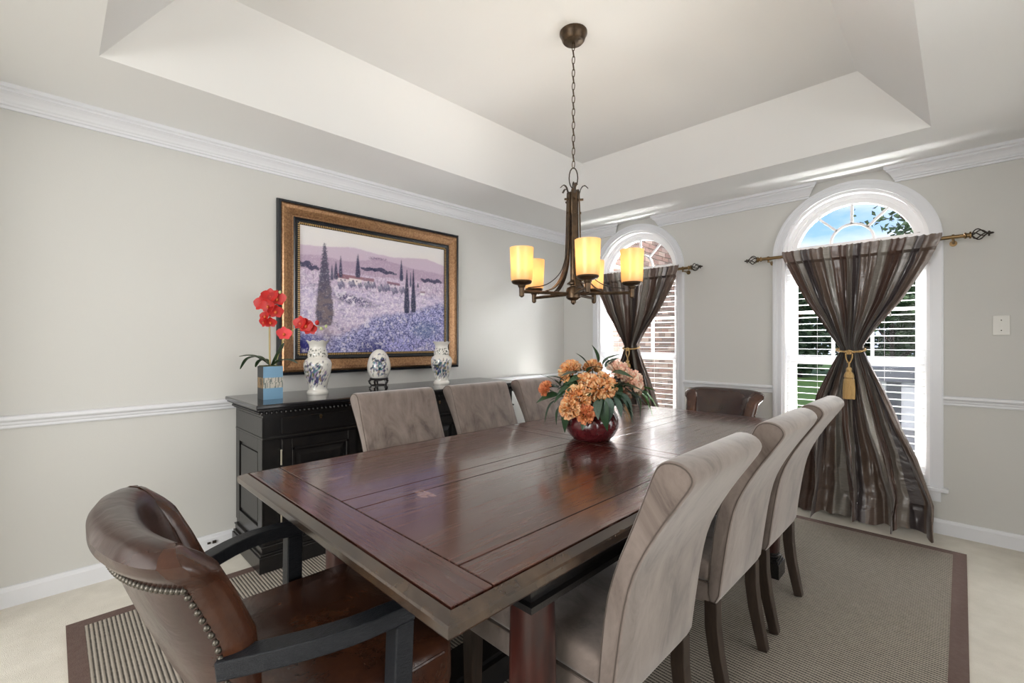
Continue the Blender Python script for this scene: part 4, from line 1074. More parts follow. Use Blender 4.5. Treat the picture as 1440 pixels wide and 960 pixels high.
def petal(bb, c, ax, up, nrm, L, W, cup=0.25, n=6):
    """one flat petal growing from c along ax"""
    R = []
    for i in range(n + 1):
        t = i / n; w = W * (sin(pi * min(t * 0.92 + 0.06, 1)) ** 0.7); h = cup * L * t * t
        p = c + ax * (L * t) + nrm * h
        R.append([tuple(p + up * w - nrm * (-0.12 * w)), tuple(p - nrm * 0.0008), tuple(p - up * w - nrm * (-0.12 * w)), tuple(p + nrm * 0.0008)])
    bb.rings(R)
def orchid_bloom(pos, facing, size, m=m_petal):
    f = Vector(facing).normalized(); s = f.cross(Vector((0, 0, 1))).normalized(); u = s.cross(f)
    bb = MB(); c = Vector(pos)
    for ang, L, W in ((90, 1.0, .46), (12, 1.05, .62), (168, 1.05, .62), (-50, .95, .42), (-130, .95, .42)):
        a = radians(ang); ax = s * cos(a) + u * sin(a); sd = f.cross(ax)
        petal(bb, c + f * (0.002 if L > 1 else 0), ax, sd, f, size * L, size * W)
    o = build('blossom', bb, m, orc, smooth=True)
    b2 = MB(); b2.sphere(tuple(c + f * 0.006 - u * size * 0.12), size * 0.2, 8, 5, sc=(1, 1, 1.2)); build('lip', b2, m_lip, o, smooth=True)
toC = -CF
for a, z, d, sz_, fa in ((-0.045, 0.345, 0, .046, (-0.3, 0.1)), (0.005, 0.385, -.01, .044, (0.2, 0.35)), (0.038, 0.372, 0, .046, (0.5, 0.1)), (0.0, 0.330, -.02, .040, (0, -0.1)), (0.035, 0.300, -.01, .040, (0.6, -0.3)),
                         (-0.018, 0.272, -.01, .036, (-0.4, 0.3)), (0.008, 0.240, -.01, .032, (0.4, -0.4)), (-0.03, 0.243, 0, .034, (-0.6, -0.3)), (0.175, 0.235, -.01, .040, (-0.2, 0.2)), (0.205, 0.222, -.01, .042, (0.1, 0)), (0.222, 0.205, 0, .038, (0.3, -0.3))):
    orchid_bloom(OL(a, z, d), toC + CR * fa[0] + Vector((0, 0, fa[1])), sz_)
orchid_bloom(OL(0.085, 0.175, -.02), toC + CR * 0.9 + Vector((0, 0, .3)), 0.040, m_petalp)
bb = MB(); bb.tube(curve([OL(0.065, 0.115), OL(0.075, 0.15, -.01), OL(0.085, 0.175, -.02)]), 0.0015, 5); build('stem', bb, m_stem, orc)
for a, z, r in ((0.262, 0.238, .012), (0.285, 0.205, .009), (0.312, 0.218, .008), (0.055, 0.408, .008)):
    bb = MB(); bb.sphere(OL(a, z), r, 9, 6, sc=(1, 1, 1.2)); build('bud', bb, m_petal if r > .011 else m_bud, orc, smooth=True)
def strap_leaf(pts, W, m, root, name='leaf', n=7):
    C_ = curve(pts, 5); bb = MB(); R = []; N = len(C_)
    for i, p in enumerate(C_):
        t = i / (N - 1); tg = (C_[min(i + 1, N - 1)] - C_[max(i - 1, 0)]).normalized(); sd = tg.cross(Vector((0, 0, 1)))
        if sd.length < .1: sd = CR.copy()
        sd.normalize(); nn = sd.cross(tg); w = max(W * (sin(pi * (t * .93 + .05)) ** .55), .0008)
        R.append([tuple(p + sd * w + nn * w * .25), tuple(p - nn * .001), tuple(p - sd * w + nn * w * .25), tuple(p + nn * .0012)])
    bb.rings(R); return build(name, bb, m, root, smooth=True)
for pts in ([(0, 0), (-.05, .035), (-.10, .055), (-.155, .050)], [(-.005, 0), (-.06, .045), (-.12, .035), (-.160, -.020)], [(.01, 0), (.04, .05), (.065, .095), (.075, .125)], [(.015, 0), (.06, .025), (.11, .030), (.16, .012)], [(0, 0), (-.03, .03), (-.06, .02), (-.08, -.01)]):
    dd = -0.03 + 0.02 * len(orc.children) % 0.05
    strap_leaf([OL(a, z, dd * abs(a) * 6) for a, z in pts], 0.026, m_oleaf, orc)

# ================================================================== FLOWER BOWL ON THE TABLE
m_glaze = M('maroon crackle glaze', (0.075, 0.006, 0.010), 0.10, coat=1.0, spec=0.7, var=(26, (0.13, 0.016, 0.020)), bump=(26, 0.25))
VP = Vector((-1.248, 1.800, TZ))
bb = MB(); prof = [(.001, 0), (.078, 0), (.090, .006), (.112, .030), (.127, .060), (.130, .082), (.124, .108), (.108, .135), (.099, .150), (.098, .165), (.104, .180), (.100, .181), (.092, .165), (.092, .150), (.09, .12)]
R = []
for r, z in prof:
    R.append([(r * (1 + .018 * cos(7 * 2 * pi * j / 56)) * cos(2 * pi * j / 56), r * (1 + .018 * cos(7 * 2 * pi * j / 56)) * sin(2 * pi * j / 56), z) for j in range(56)])
bb.rings(R, cap=True); o = build('flower_vase', bb, m_glaze, None, VP, smooth=True); o['label'] = 'round glossy maroon ceramic vase at the centre of the dining table'; o['category'] = 'vase'
bq = thing('flower_arrangement', 'artificial orange peonies and green leaves filling the maroon vase', 'flowers', VP + Vector((0, 0, .15)))
m_lf = [M('deep green leaf', (0.018, 0.050, 0.022), 0.42, var=(20, (0.035, 0.085, 0.035))), M('grey green leaf', (0.055, 0.100, 0.075), 0.42, var=(20, (0.11, 0.16, 0.13))), M('bright green leaf', (0.05, 0.22, 0.02), 0.42, var=(20, (0.09, 0.32, 0.03)))]
def bloom_mesh(R0, mats, seed, np_=150):
    """double peony: many short ruffled petals on a dome, guard petals round the rim"""
    r = random.Random(seed); bb = MB(); bb.col = []
    for i in range(np_):
        f = i / np_; guard = f > .86
        lat = radians(4 + 108 * f ** .75); az = i * 2.399963 + r.uniform(-.3, .3)
        o = Vector((sin(lat) * cos(az), sin(lat) * sin(az), cos(lat))); base = o * (R0 * (.50 if not guard else .30)); base.z *= .8
        L = R0 * (.42 if not guard else .62) * r.uniform(.8, 1.25); W = R0 * (.16 if not guard else .25) * r.uniform(.8, 1.25)
        ax = (o + Vector((r.gauss(0, .28), r.gauss(0, .28), r.gauss(0, .28) + .15))).normalized(); sd = ax.cross(Vector((r.gauss(0, 1), r.gauss(0, 1), r.gauss(0, 1))) if not guard else Vector((0, 0, 1))).normalized(); nn = sd.cross(ax)
        bb.cur = r.choice([0, 0, 1, 1, 2]) if not guard else r.choice([0, 2, 2])
        RR = []
        for k in range(4):
            t = k / 3; p = base + ax * (L * t) + nn * (L * .25 * t * t); w = W * (.35 + .8 * t - .25 * t ** 4)
            e = .22 * W * t
            RR.append([tuple(p + sd * w + nn * e * sin(i * 1.7)), tuple(p + sd * w * .5 - nn * e + ax * e * .8), tuple(p + nn * e), tuple(p - sd * w * .5 - nn * e + ax * e * .6), tuple(p - sd * w + nn * e * cos(i * 2.3))])
        bb.rings(RR, closed=False, cap=False)
        tip = r.choice(mats[2]); mid_ = r.choice(mats[1])
        for k in range(4):
            for q in range(5):
                t = k / 3; e_ = abs(q - 2) / 2
                cc = Vector(mats[0]).lerp(Vector(mid_), min(1, t * 1.6)); cc = cc.lerp(Vector(tip), max(0, (t - .55) * 1.6) * (.45 + .55 * e_)); bb.col.append(tuple(cc))
    return bb
m_bloom = VC('artificial peony petals', 0.65)
PAL = {0: ((.62, .22, .03), [(.84, .46, .17), (.90, .68, .38)], [(.66, .13, .07), (.78, .24, .12), (.93, .74, .50), (.86, .42, .22)]),
       3: ((.75, .42, .25), [(.90, .72, .55), (.92, .62, .45)], [(.72, .16, .16), (.95, .86, .76), (.90, .60, .50)]),
       2: ((.62, .25, .05), [(.80, .35, .14)], [(.68, .12, .08), (.85, .42, .25)])}
BL = [  # right, up (from leaf base), depth towards camera, radius, material set, tilt
    (-.100, .205, .00, .066, (0, 2, 1)), (-.085, .095, .14, .072, (0, 1, 2)), (-.045, .155, .09, .062, (0, 1, 2)), (.022, .145, .13, .078, (1, 0, 3)), (-.125, .055, .17, .055, (0, 1, 2)),
    (-.215, .125, .02, .045, (2, 1, 0)), (.015, .215, -.06, .055, (0, 1, 2)), (.120, .200, .02, .070, (3, 0, 2)), (.175, .165, .06, .062, (3, 1, 2)), (.205, .130, .02, .045, (3, 2, 1)), (-.06, .03, .18, .048, (2, 0, 1)), (.145, .105, .05, .042, (3, 2, 0))]
for i, (a, u, d, r0, ms) in enumerate(BL):
    bb = bloom_mesh(r0 * .92, PAL.get(ms[0], PAL[0]), i + 1); p = Vector(OL(a, u - 0.035, -d))
    dirv = Vector((p.x, p.y, max(p.z, .05) * .9 + .02)).normalized(); q = dirv.to_track_quat('Z', 'Y').to_matrix().to_4x4()
    bb.xform(Matrix.Translation(p) @ q)
    o = build('blossom', bb, m_bloom, bq, smooth=True)
    st = MB(); st.tube(curve([(p.x * .12, p.y * .12, -.06), (p.x * .45, p.y * .45, p.z * .35), tuple(p)], 4), 0.003, 5); st2 = build('stalk', st, m_lf[0], bq)
def leaf_mesh(L, W, bend):
    bb = MB(); R = []
    for i in range(8):
        t = i / 7; x = L * t; z = -bend * L * t * t; w = max(W * sin(pi * (t ** .8) * .97 + .03) ** .9, .0008)
        R.append([(x, w, z + w * .30), (x, w * .5, z + w * .12), (x, 0, z - .0006), (x, -w * .5, z + w * .12), (x, -w, z + w * .30), (x, 0, z - .002)])
    bb.rings(R); return bb
LM = [[build('leaf', leaf_mesh(1, .235 + .04 * (k % 2), bnd), mm_, bq, smooth=True) for k, bnd in enumerate((.25, .55, .9))] for mm_ in m_lf]
used_l = set()
def put_leaf(mi, k, pos, direc, L, roll=0):
    src = LM[mi][k]
    if (mi, k) in used_l:
        o = src.copy(); COL.objects.link(o); o.parent = bq
    else: o = src; used_l.add((mi, k))
    d = Vector(direc).normalized(); sd = Vector((0, 0, 1)).cross(d)
    if sd.length < .05: sd = Vector((0, 1, 0))
    sd.normalize(); up = d.cross(sd)
    rot = Matrix((d, sd, up)).transposed().to_4x4() @ Matrix.Rotation(roll, 4, 'X')
    o.matrix_local = Matrix.Translation(pos) @ rot @ Matrix.Diagonal((L, L, L, 1))
rl = random.Random(11)
def leafdir(a, u, d): v = CR * a - CF * d; return (v.x, v.y, u)
SPEC = []
for a, u, d, da, du, dd, L, mi in (
    # picture-right, up, toward camera; direction; length; material
    (-.16, .06, .04, -1, .15, .2, .12, 0), (-.17, .04, .05, -1, -.35, .2, .12, 0), (-.14, .03, .07, -.8, -.6, .4, .12, 0), (-.12, .01, .09, -.6, -.9, .5, .11, 0), (-.15, .09, .0, -1, .4, .1, .11, 1), (-.14, .08, .03, -.2, 1, .1, .12, 0), (-.18, .10, .0, -1, .1, 0, .10, 1),
    (-.05, .0, .14, -.3, -1, .5, .10, 0), (.01, .06, .16, -.5, -.5, .8, .11, 1), (.02, .06, .17, -.2, -.9, .7, .13, 0), (.04, .07, .17, .1, -.9, .6, .13, 1), (.07, .07, .15, .4, -.8, .6, .12, 1), (.10, .08, .12, .8, -.5, .4, .14, 1), (.13, .09, .09, 1, -.35, .3, .15, 1), (.15, .10, .05, 1, -.45, .2, .15, 1), (.12, .06, .1, .9, -.8, .3, .13, 0),
    (.17, .10, .04, 1, .1, .1, .14, 0), (.18, .09, .0, 1, .15, 0, .15, 2), (.20, .08, .02, 1, -.25, .1, .14, 2), (.21, .08, .02, 1, -.05, .2, .13, 2), (.20, .07, .03, .6, -.8, .2, .12, 2), (.23, .07, .0, 1, -.5, .1, .11, 2),
    (.03, .21, .0, -.1, 1, 0, .11, 0), (.05, .20, .01, .3, .9, .1, .10, 0), (-.02, .20, .02, -.5, .8, .1, .10, 0), (.06, .19, .02, .5, .9, .1, .09, 1), (-.03, .17, .05, .3, .6, .4, .09, 0), (.09, .13, .09, .2, -.6, .8, .12, 0), (.07, .16, .07, .3, .5, .6, .12, 0), (.10, .12, .08, -.3, .3, .8, .12, 0), (.08, .08, .12, .2, .4, .9, .10, 0)):
    SPEC.append((OL(a, u, -d), leafdir(da, du, dd), L * 0.80, mi))
for i in range(46):
    az = rl.uniform(0, 2 * pi); el = rl.uniform(-.5, 1.0); rr_ = rl.uniform(.06, .14)
    SPEC.append(((rr_ * cos(az), rr_ * sin(az), rl.uniform(.02, .16)), (cos(az), sin(az), el), rl.uniform(.07, .095), rl.choice([0, 0, 1])))
for pos, dr, L, mi in SPEC: put_leaf(mi, rl.randrange(3), Vector(pos), dr, L, rl.uniform(-.5, .5))
for mi in range(3):
    for k in range(3):
        if (mi, k) not in used_l: bpy.data.objects.remove(LM[mi][k], do_unlink=True)

# ================================================================== CHANDELIER
ch = thing('chandelier', 'five-light bronze chandelier with amber glass shades hanging over the table', 'chandelier', (-1.292, 1.716, ZT))
def cz(z): return z - ZT
bb = MB(); bb.lathe([(.064, 0), (.064, -.010), (.058, -.020), (.052, -.038), (.046, -.045), (.010, -.050), (.009, -.058)], 28); build('ceiling_canopy', bb, m_bronze, ch, smooth=True)
lk = MB(); n = 12
lk.tube([(0.0065 * cos(2 * pi * j / n), 0, 0.0185 * sin(2 * pi * j / n)) for j in range(n)], 0.0021, 5, closed=True)
z = cz(2.578); i = 0; first = None
while z > cz(2.02):
    if first is None: first = build('chain_link', lk, m_bronze, ch, smooth=True); o = first
    else: o = first.copy(); COL.objects.link(o); o.parent = ch
    o.location = (0, 0, z); o.rotation_euler = (0.12 * (-1) ** i, 0.08, (i % 2) * pi / 2 + 0.3); z -= 0.0305; i += 1
bb = MB(); bb.tube([(0.020 * cos(2 * pi * j / 16), 0, cz(1.965) + 0.048 * sin(2 * pi * j / 16)) for j in range(16)], 0.003, 6, closed=True); build('top_loop', bb, m_iron, ch, smooth=True).rotation_euler = (0, 0, 0.7)
bb = MB(); bb.tube([(0.010 * cos(2 * pi * j / 12), 0, cz(1.925) + 0.022 * sin(2 * pi * j / 12)) for j in range(12)], 0.003, 6, closed=True); build('hook', bb, m_iron, ch, smooth=True).rotation_euler = (0, 0, -0.6)
bb = MB(); bb.lathe([(.003, cz(1.918)), (.010, cz(1.915)), (.012, cz(1.905)), (.022, cz(1.895)), (.022, cz(1.80)), (.016, cz(1.79)), (.014, cz(1.46)), (.030, cz(1.452)), (.034, cz(1.440)), (.034, cz(1.405)), (.026, cz(1.398)), (.012, cz(1.392)), (.012, cz(1.382)), (.004, cz(1.374))], 20); build('centre_stem', bb, m_bronze, ch, smooth=True)
bb = MB(); bb.lathe([(.008, cz(1.50)), (.018, cz(1.482)), (.030, cz(1.474)), (.030, cz(1.468)), (.010, cz(1.462))], 18); build('collar', bb, m_bronze, ch, smooth=True)
AZ0 = math.atan2(-CF.y, -CF.x)
for k in range(5):
    a = AZ0 + radians(-5 + 72 * k) * -1
    ca, sa = cos(a), sin(a)
    def rp(r, z): return (r * ca, r * sa, cz(z))
    arm = MB(); arm.tube([rp(.030, 1.424), rp(.258, 1.424)], 0.0075, 8); armo = build('arm', arm, m_bronze, ch, smooth=True)
    s = MB(); s.bar(curve([rp(.026, 1.895), rp(.030, 1.78), rp(.033, 1.66), rp(.040, 1.57), (.062 * ca, .062 * sa, cz(1.50)), rp(.098, 1.452), rp(.140, 1.432)], 6), [0.024] * 37, [0.006] * 37, up=(ca, sa, 0.001)); build('strap', s, m_bronze, armo, smooth=False)
    s = MB(); s.tube(curve([rp(.040, 1.60), rp(.070, 1.52), rp(.14, 1.462), rp(.235, 1.442)], 5), 0.0022, 5); build('wire', s, m_iron, armo)
    s = MB(); s.bar(curve([rp(.026, 1.880), rp(.036, 1.915), rp(.052, 1.926), rp(.068, 1.912)], 5), [0.010] * 16, [0.0025] * 16, up=(ca, sa, 0.3)); build('curl', s, m_iron, armo)
    s = MB(); s.tube([rp(.020, 1.862), rp(.046, 1.862)], 0.0055, 8); s.tube([rp(.028, 1.80), rp(.036, 1.80)], 0.006, 8); build('peg', s, m_bronze, armo, smooth=True)
    c0 = (.265 * ca, .265 * sa)
    s = MB(); s.lathe([(.004, cz(1.398)), (.011, cz(1.404)), (.012, cz(1.44)), (.016, cz(1.444)), (.018, cz(1.452)), (.040, cz(1.458)), (.046, cz(1.466)), (.044, cz(1.474)), (.034, cz(1.474)), (.02, cz(1.470))], 22, c=c0); build('lamp_cup', s, m_bronze, armo, smooth=True)
    s = MB(); n = 28
    prof = [(.028, 1.4705), (.046, 1.4715), (.0475, 1.476), (.0495, 1.53), (.0535, 1.618), (.0515, 1.618), (.0478, 1.53), (.0455, 1.478), (.028, 1.4745)]
    s.rings([[(c0[0] + r * cos(2 * pi * j / n), c0[1] + r * sin(2 * pi * j / n), cz(z)) for j in range(n)] for r, z in prof], cap=False); build('glass_shade', s, m_shade, ch, smooth=True, label='lit amber frosted glass shade')
    s = MB(); s.sphere((c0[0], c0[1], cz(1.535)), 0.019, 10, 7, sc=(1, 1, 1.25)); build('bulb', s, m_bulb, armo, smooth=True)
    L = light('chandelier_bulb_light', 'POINT', (-1.292 + c0[0], 1.716 + c0[1], 1.575), (0, 0, 0), 2.2, (1.0, 0.88, 0.72), 0.010)

# ================================================================== CURTAINS, RODS, TIEBACKS
LE = [(0.0, -.835), (.073, -.831), (.30, -.81), (.60, -.775), (.826, -.731), (.929, -.689), (1.065, -.631), (1.135, -.600), (1.159, -.600), (1.262, -.660), (1.378, -.722), (1.482, -.787), (1.626, -.853), (1.751, -.908), (1.822, -.935), (1.90, -.94)]
RE = [(0.0, -.125), (.067, -.129), (.199, -.125), (.323, -.158), (.47, -.197), (.638, -.265), (.791, -.317), (.925, -.370), (1.071, -.436), (1.135, -.460), (1.174, -.466), (1.286, -.399), (1.377, -.335), (1.473, -.265), (1.593, -.197), (1.705, -.138), (1.836, -.081), (1.90, -.08)]
def curtain(label, dx, tie_dx, wid, seed):
    rr_ = random.Random(seed)
    t = thing('curtain', label, 'curtain', (-.51 + dx, 3.80, 0), group='striped taffeta curtains tied at the waist')
    NU, NV = 260, 120
    TIEZ = 1.148; TOP = 1.858
    ph = [rr_.uniform(0, 6.28) for _ in range(12)]
    bb = MB(); bb.uv = []
    # uneven pleat phase
    def warp(u): return u + .012 * sin(2 * pi * 3 * u + ph[0]) + .007 * sin(2 * pi * 7 * u + ph[1])
    for j in range(NV + 1):
        v = j / NV
        z = TOP - TOP * v
        zz = max(z, 0)
        xl, xr = lin(LE, zz), lin(RE, zz)
        cx = -.53; xl = cx + (xl - cx) * wid + dx; xr = cx + (xr - cx) * wid + dx
        near_tie = math.exp(-((z - TIEZ) / .09) ** 2)
        upper = 1 if z > TIEZ else 0
        up_t = max(0, (z - TIEZ) / (TOP - TIEZ)); lo_t = max(0, (TIEZ - z) / TIEZ)
        for i in range(NU + 1):
            u = i / NU; w = warp(u)
            e = min(1, min(u, 1 - u) * 14)
            edge = 0.25 + .75 * e
            f_hi = sin(2 * pi * 19 * w + ph[2]) + .45 * sin(2 * pi * 34 * w + ph[3] + z * 3) + .35 * sin(2 * pi * 7 * w + ph[7] + z * 2)
            s_ = sin(2 * pi * 3.4 * w + ph[4] + .9 * sin(2.6 * z + ph[5])); f_lo = math.copysign(abs(s_) ** .6, s_) + .42 * sin(2 * pi * 7.3 * w + ph[6] + 3.0 * z) + .13 * sin(2 * pi * 19 * w + ph[2]) + .35 * sin(2 * pi * 2.2 * w + ph[8])
            if upper: A1 = .015 * (1 - .2 * up_t); A2 = 0.008 * (1 - up_t)
            else: A1 = .015 * max(0, 1 - lo_t * 1.8); A2 = .010 + .058 * min(1, lo_t * 1.5)
            y = 3.795 - (A1 * f_hi + A2 * f_lo) * edge
            # bundle squeezed at the tie
            y += near_tie * (-.030 * sqrt(max(0, 1 - (2 * u - 1) ** 2)) + .02)
            x = xl + (xr - xl) * (u + (.010 * cos(2 * pi * 19 * w + ph[2]) * (1 - lo_t) + .050 * lo_t * cos(2 * pi * 3.4 * w + ph[4])) * edge)
            # crumple
            cr_ = noise.noise(Vector((x * 9, z * 14, seed))) * .010 + noise.noise(Vector((x * 22, z * 30, seed + 3))) * .0035
            y += cr_ * (0.5 + lo_t)
            zo = z
            if z > TOP - .03: zo = z + .006 * noise.noise(Vector((u * 70, 3, seed))) + .002 * sin(2 * pi * 38 * w); y = 3.772 - .006 * f_hi * edge
            elif z > TOP - .085: y = 3.772 - .007 * f_hi * edge
            if z < .22:   # cloth breaking and pooling on the floor
                k = (0.22 - z) / .22
                y -= k * k * (.055 + .05 * noise.noise(Vector((u * 7, 1.5, seed))) + (.05 if u > .93 and dx == 0 else 0))
                zo = z + k * .11 * max(0, .35 + noise.noise(Vector((u * 10, z * 11, seed + 9)))) * max(0, 1 - abs(z - .08) / .14)
                zo = max(zo, .004 + .03 * k * max(0, noise.noise(Vector((u * 8, 2, seed + 4)))))
                x += k * .03 * noise.noise(Vector((u * 6, 7, seed)))
            y = min(y, 3.866 if zo > .34 or zo < .17 else 3.852)
            bb.v.append((x, y, zo)); bb.uv.append((u + .012 * sin(5 * z + ph[3]), v))
    n = NU + 1
    bb.f = [(j * n + i, j * n + i + 1, (j + 1) * n + i + 1, (j + 1) * n + i) for j in range(NV) for i in range(NU)]
    bb.mi = [0] * len(bb.f)
    bb.xform(Matrix.Translation(-Vector(t.location)))
    o = build('cloth', bb, m_silk, t, smooth=True)
    for p in o.data.polygons: p.use_smooth = True
    return t
curtain('brown and silver striped silk curtain tied at the window beside the light switch', 0, 0, 1.0, 5)
curtain('striped silk curtain tied at the window facing the brick wall', -1.655, 0, 1.03, 9)

def rod(label, x0, x1, dxk):
    xc = (x0 + x1) / 2
    t = thing('curtain_rod', label, 'curtain rod', (xc, 3.80, 1.828), group='bronze curtain rods with cage finials')
    X = Matrix.Translation(-Vector(t.location)); L0, L1 = x0 + .125, x1 - .125
    y, z = 3.80, 1.828
    bb = MB(); bb.tube([(L0, y, z), (L1, y, z)], .0115, 12); at(t, 'pole', bb, m_brass, smooth=True)
    for s, e in ((-1, L0), (1, L1)):
        bb = MB(); R = [(.0, .013), (.004, .018), (.010, .018), (.014, .013), (.022, .013), (.024, .020), (.032, .020), (.034, .010)]
        bb.rings([[(e + s * d, y + r * cos(2 * pi * j / 14), z + r * sin(2 * pi * j / 14)) for j in range(14)] for d, r in R]); fin = at(t, 'finial', bb, m_brass, smooth=True)
        for k in range(5):
            pts = []
            for q in range(11):
                u = q / 10; r = .028 * sin(pi * min(1, u * 1.02) ** .8) + .004; a = 2 * pi * k / 5 + u * 1.8; pts.append((e + s * (.034 + .062 * u), y + r * cos(a), z + r * sin(a)))
            w = MB(); w.tube(pts, .0033, 6); w.xform(X); build('cage_wire', w, m_iron, fin, smooth=True)
        w = MB(); w.sphere((e + s * .106, y, z), .008, 8, 6, sc=(1.6, 1, 1)); w.sphere((e + s * .116, y, z), .006, 8, 6, sc=(1.5, 1, 1))
        for k in range(3):
            a = 2 * pi * k / 3 + .5; w.sphere((e + s * .104, y + .012 * cos(a), z + .012 * sin(a)), .0055, 7, 5)
        w.xform(X); build('tip', w, m_iron, fin, smooth=True)
        bx = e - s * .045
        w = MB(); w.rings([[(bx + d, y + r * cos(2 * pi * j / 14), z + r * sin(2 * pi * j / 14)) for j in range(14)] for d, r in ((-.006, .012), (-.006, .016), (.006, .016), (.006, .012))]); w.tube([(bx, y, z - .014), (bx, y, z - .030)], .007, 10)
        w.tube([(bx, y, z - .022), (bx, YD - .004, z - .022)], .005, 8); w.tube([(bx, YD - .004, z - .022), (bx, YD, z - .022)], .018, 14); at(t, 'bracket', w, m_brass, smooth=True)
    return t
rod('bronze curtain rod above the window beside the light switch', -1.207, .133, 0)
rod('bronze curtain rod above the window facing the brick wall', -2.885, -1.528, 0)

def tieback(label, cx):
    t = thing('tassel_tieback', label, 'tieback', (cx, 3.73, 1.135), group='gold tassel tiebacks')
    def P(x, y, z): return (cx + x, y, 1.135 + z)
    N = 40
    for ph_ in (0, pi):
        bb = MB(); pts = []
        for i in range(N):
            a = 2 * pi * i / N; r = .0042; tw = 14 * a + ph_
            pts.append(P((.079 + r * cos(tw)) * cos(a), 3.792 + (.058 + r * cos(tw)) * sin(a), .012 - .014 * (-sin(a)) + r * sin(tw)))
        bb.tube(pts, .0048, 6, closed=True); at(t, 'rope', bb, m_gold, smooth=True)
    yk = 3.727
    bb = MB()
    for dx_, dz, r in ((-.012, 0, .010), (0, .003, .011), (.012, 0, .010), (-.006, -.012, .009), (.006, -.012, .009)): bb.sphere(P(dx_, yk - .0 - 0, dz), r, 9, 6, sc=(.8, 1, 1.2)) if False else bb.sphere(P(dx_, yk, dz), r, 9, 6)
    at(t, 'knot', bb, m_gold, smooth=True)
    bb = MB(); bb.tube(curve([P(-.018, yk, -.012), P(-.016, yk, -.045), P(0, yk, -.082)], 5), .0042, 6); bb.tube(curve([P(.018, yk, -.012), P(.016, yk, -.045), P(0, yk, -.082)], 5), .0042, 6); bb.tube([P(0, yk, -.07), P(0, yk, -.105)], .006, 8); at(t, 'cord', bb, m_gold, smooth=True)
    bb = MB(); prof = [(.005, -.10), (.013, -.108), (.017, -.120), (.012, -.130), (.022, -.140), (.028, -.155), (.030, -.170), (.024, -.176), (.031, -.182), (.031, -.192), (.024, -.196)]
    bb.rings([[P(r * cos(2 * pi * j / 20), yk + r * .85 * sin(2 * pi * j / 20), z) for j in range(20)] for r, z in prof]); at(t, 'tassel_head', bb, m_gold, smooth=True)
    bb = MB(); rr_ = random.Random(2)
    for k in range(30):
        a = 2 * pi * k / 30; r = .027; bb.tube([P(r * cos(a), yk + r * .85 * sin(a), -.192), P((r + .004) * cos(a + .05), yk + (r + .003) * .85 * sin(a), -.25), P((r + .003) * cos(a), yk + (r + .003) * .85 * sin(a), -.315 + rr_.uniform(0, .004))], .0038, 5)
    o = at(t, 'fringe', bb, m_gold, smooth=True); o['kind'] = 'stuff'
    return t
tieback('gold rope tassel holding the curtain of the window by the light switch', -.533)
tieback('gold rope tassel holding the curtain of the brick-side window', -2.187)

# ================================================================== OUTSIDE
m_grass = M('lawn', (0.05, 0.11, 0.015), 0.9, var=(1.3, (0.11, 0.19, 0.03)))
m_drive = M('driveway', (0.22, 0.21, 0.20), 0.9, var=(3, (0.30, 0.29, 0.27)))
b = MB(); b.box(-60, 60, YD + 0.6, 90, -0.95, -0.80); struct('ground', b, m_grass, 'lawn sloping away outside the windows')
b = MB(); b.box(-3.0, 12, 9.5, 13.5, -0.80, -0.78); struct('driveway', b, m_drive, 'pale driveway crossing the lawn')
m_brick = [M('brick red', (0.19, 0.115, 0.098), 0.85, bump=(60, .5)), M('brick brown', (0.145, 0.10, 0.088), 0.85, bump=(60, .5)), M('brick pink', (0.27, 0.195, 0.17), 0.85, bump=(60, .5))]
m_mort = M('mortar', (0.42, 0.40, 0.37), 0.9)
bw = bpy.data.objects.new('brick_wall', None); COL.objects.link(bw); bw.location = (-3.62, 5.0, 0); bw['kind'] = 'structure'; bw['label'] = 'red brick wall of the house wing outside the left window'
b = MB(); b.box(-3.9, -3.628, YD + 0.15, 9.0, -0.8, 5.2); at(bw, 'mortar_bed', b, m_mort)
H0, BLn, BH = 0.0755, 0.215, 0.063
cells = []
row = 0; z = -0.75
while z < 5.1:
    y = YD + 0.2 + (0.112 if row % 2 else 0)
    while y < 8.75: cells.append((y, z)); y += BLn + 0.0105
    z += H0; row += 1
def seen(y, z):
    # inside what the left window shows from the room
    ty = YD / y if y > YD else 9
    xw = -3.62 * ty; zw = 1.2 + (z - 1.2) * ty
    return W1 + 0.02 < xw < W1 + 0.38 and 0.55 < zw < 2.2
vis = [c for c in cells if seen(c[0] + .1, c[1])]
vis.sort(key=lambda c: c[0] ** 2 + 3.62 ** 2 + (c[1] - 1.2) ** 2); vis = vis[:298]; vs_ = set(vis)
rb = random.Random(4); protos = []
for mm_ in m_brick:
    q = MB(); q.box(-.012, .010, 0, BLn, 0, BH); protos.append(build('brick', q, mm_, bw))
for i, (y, z) in enumerate(vis):
    if i < 3: o = protos[i]
    else: o = rb.choice(protos).copy(); COL.objects.link(o); o.parent = bw
    o.location = (rb.uniform(-.003, .004), y - 5.0, z)
for k, mm_ in enumerate(m_brick):
    q = MB()
    for c in cells:
        if c in vs_ or rb.randrange(3) != k and False: continue
        if hash((round(c[0], 3), round(c[1], 3))) % 3 != k: continue
        q.box(-.012, .010, c[0] - 5.0, c[0] - 5.0 + BLn, c[1], c[1] + BH)
    o = build('brickwork', q, mm_, bw); o['kind'] = 'stuff'

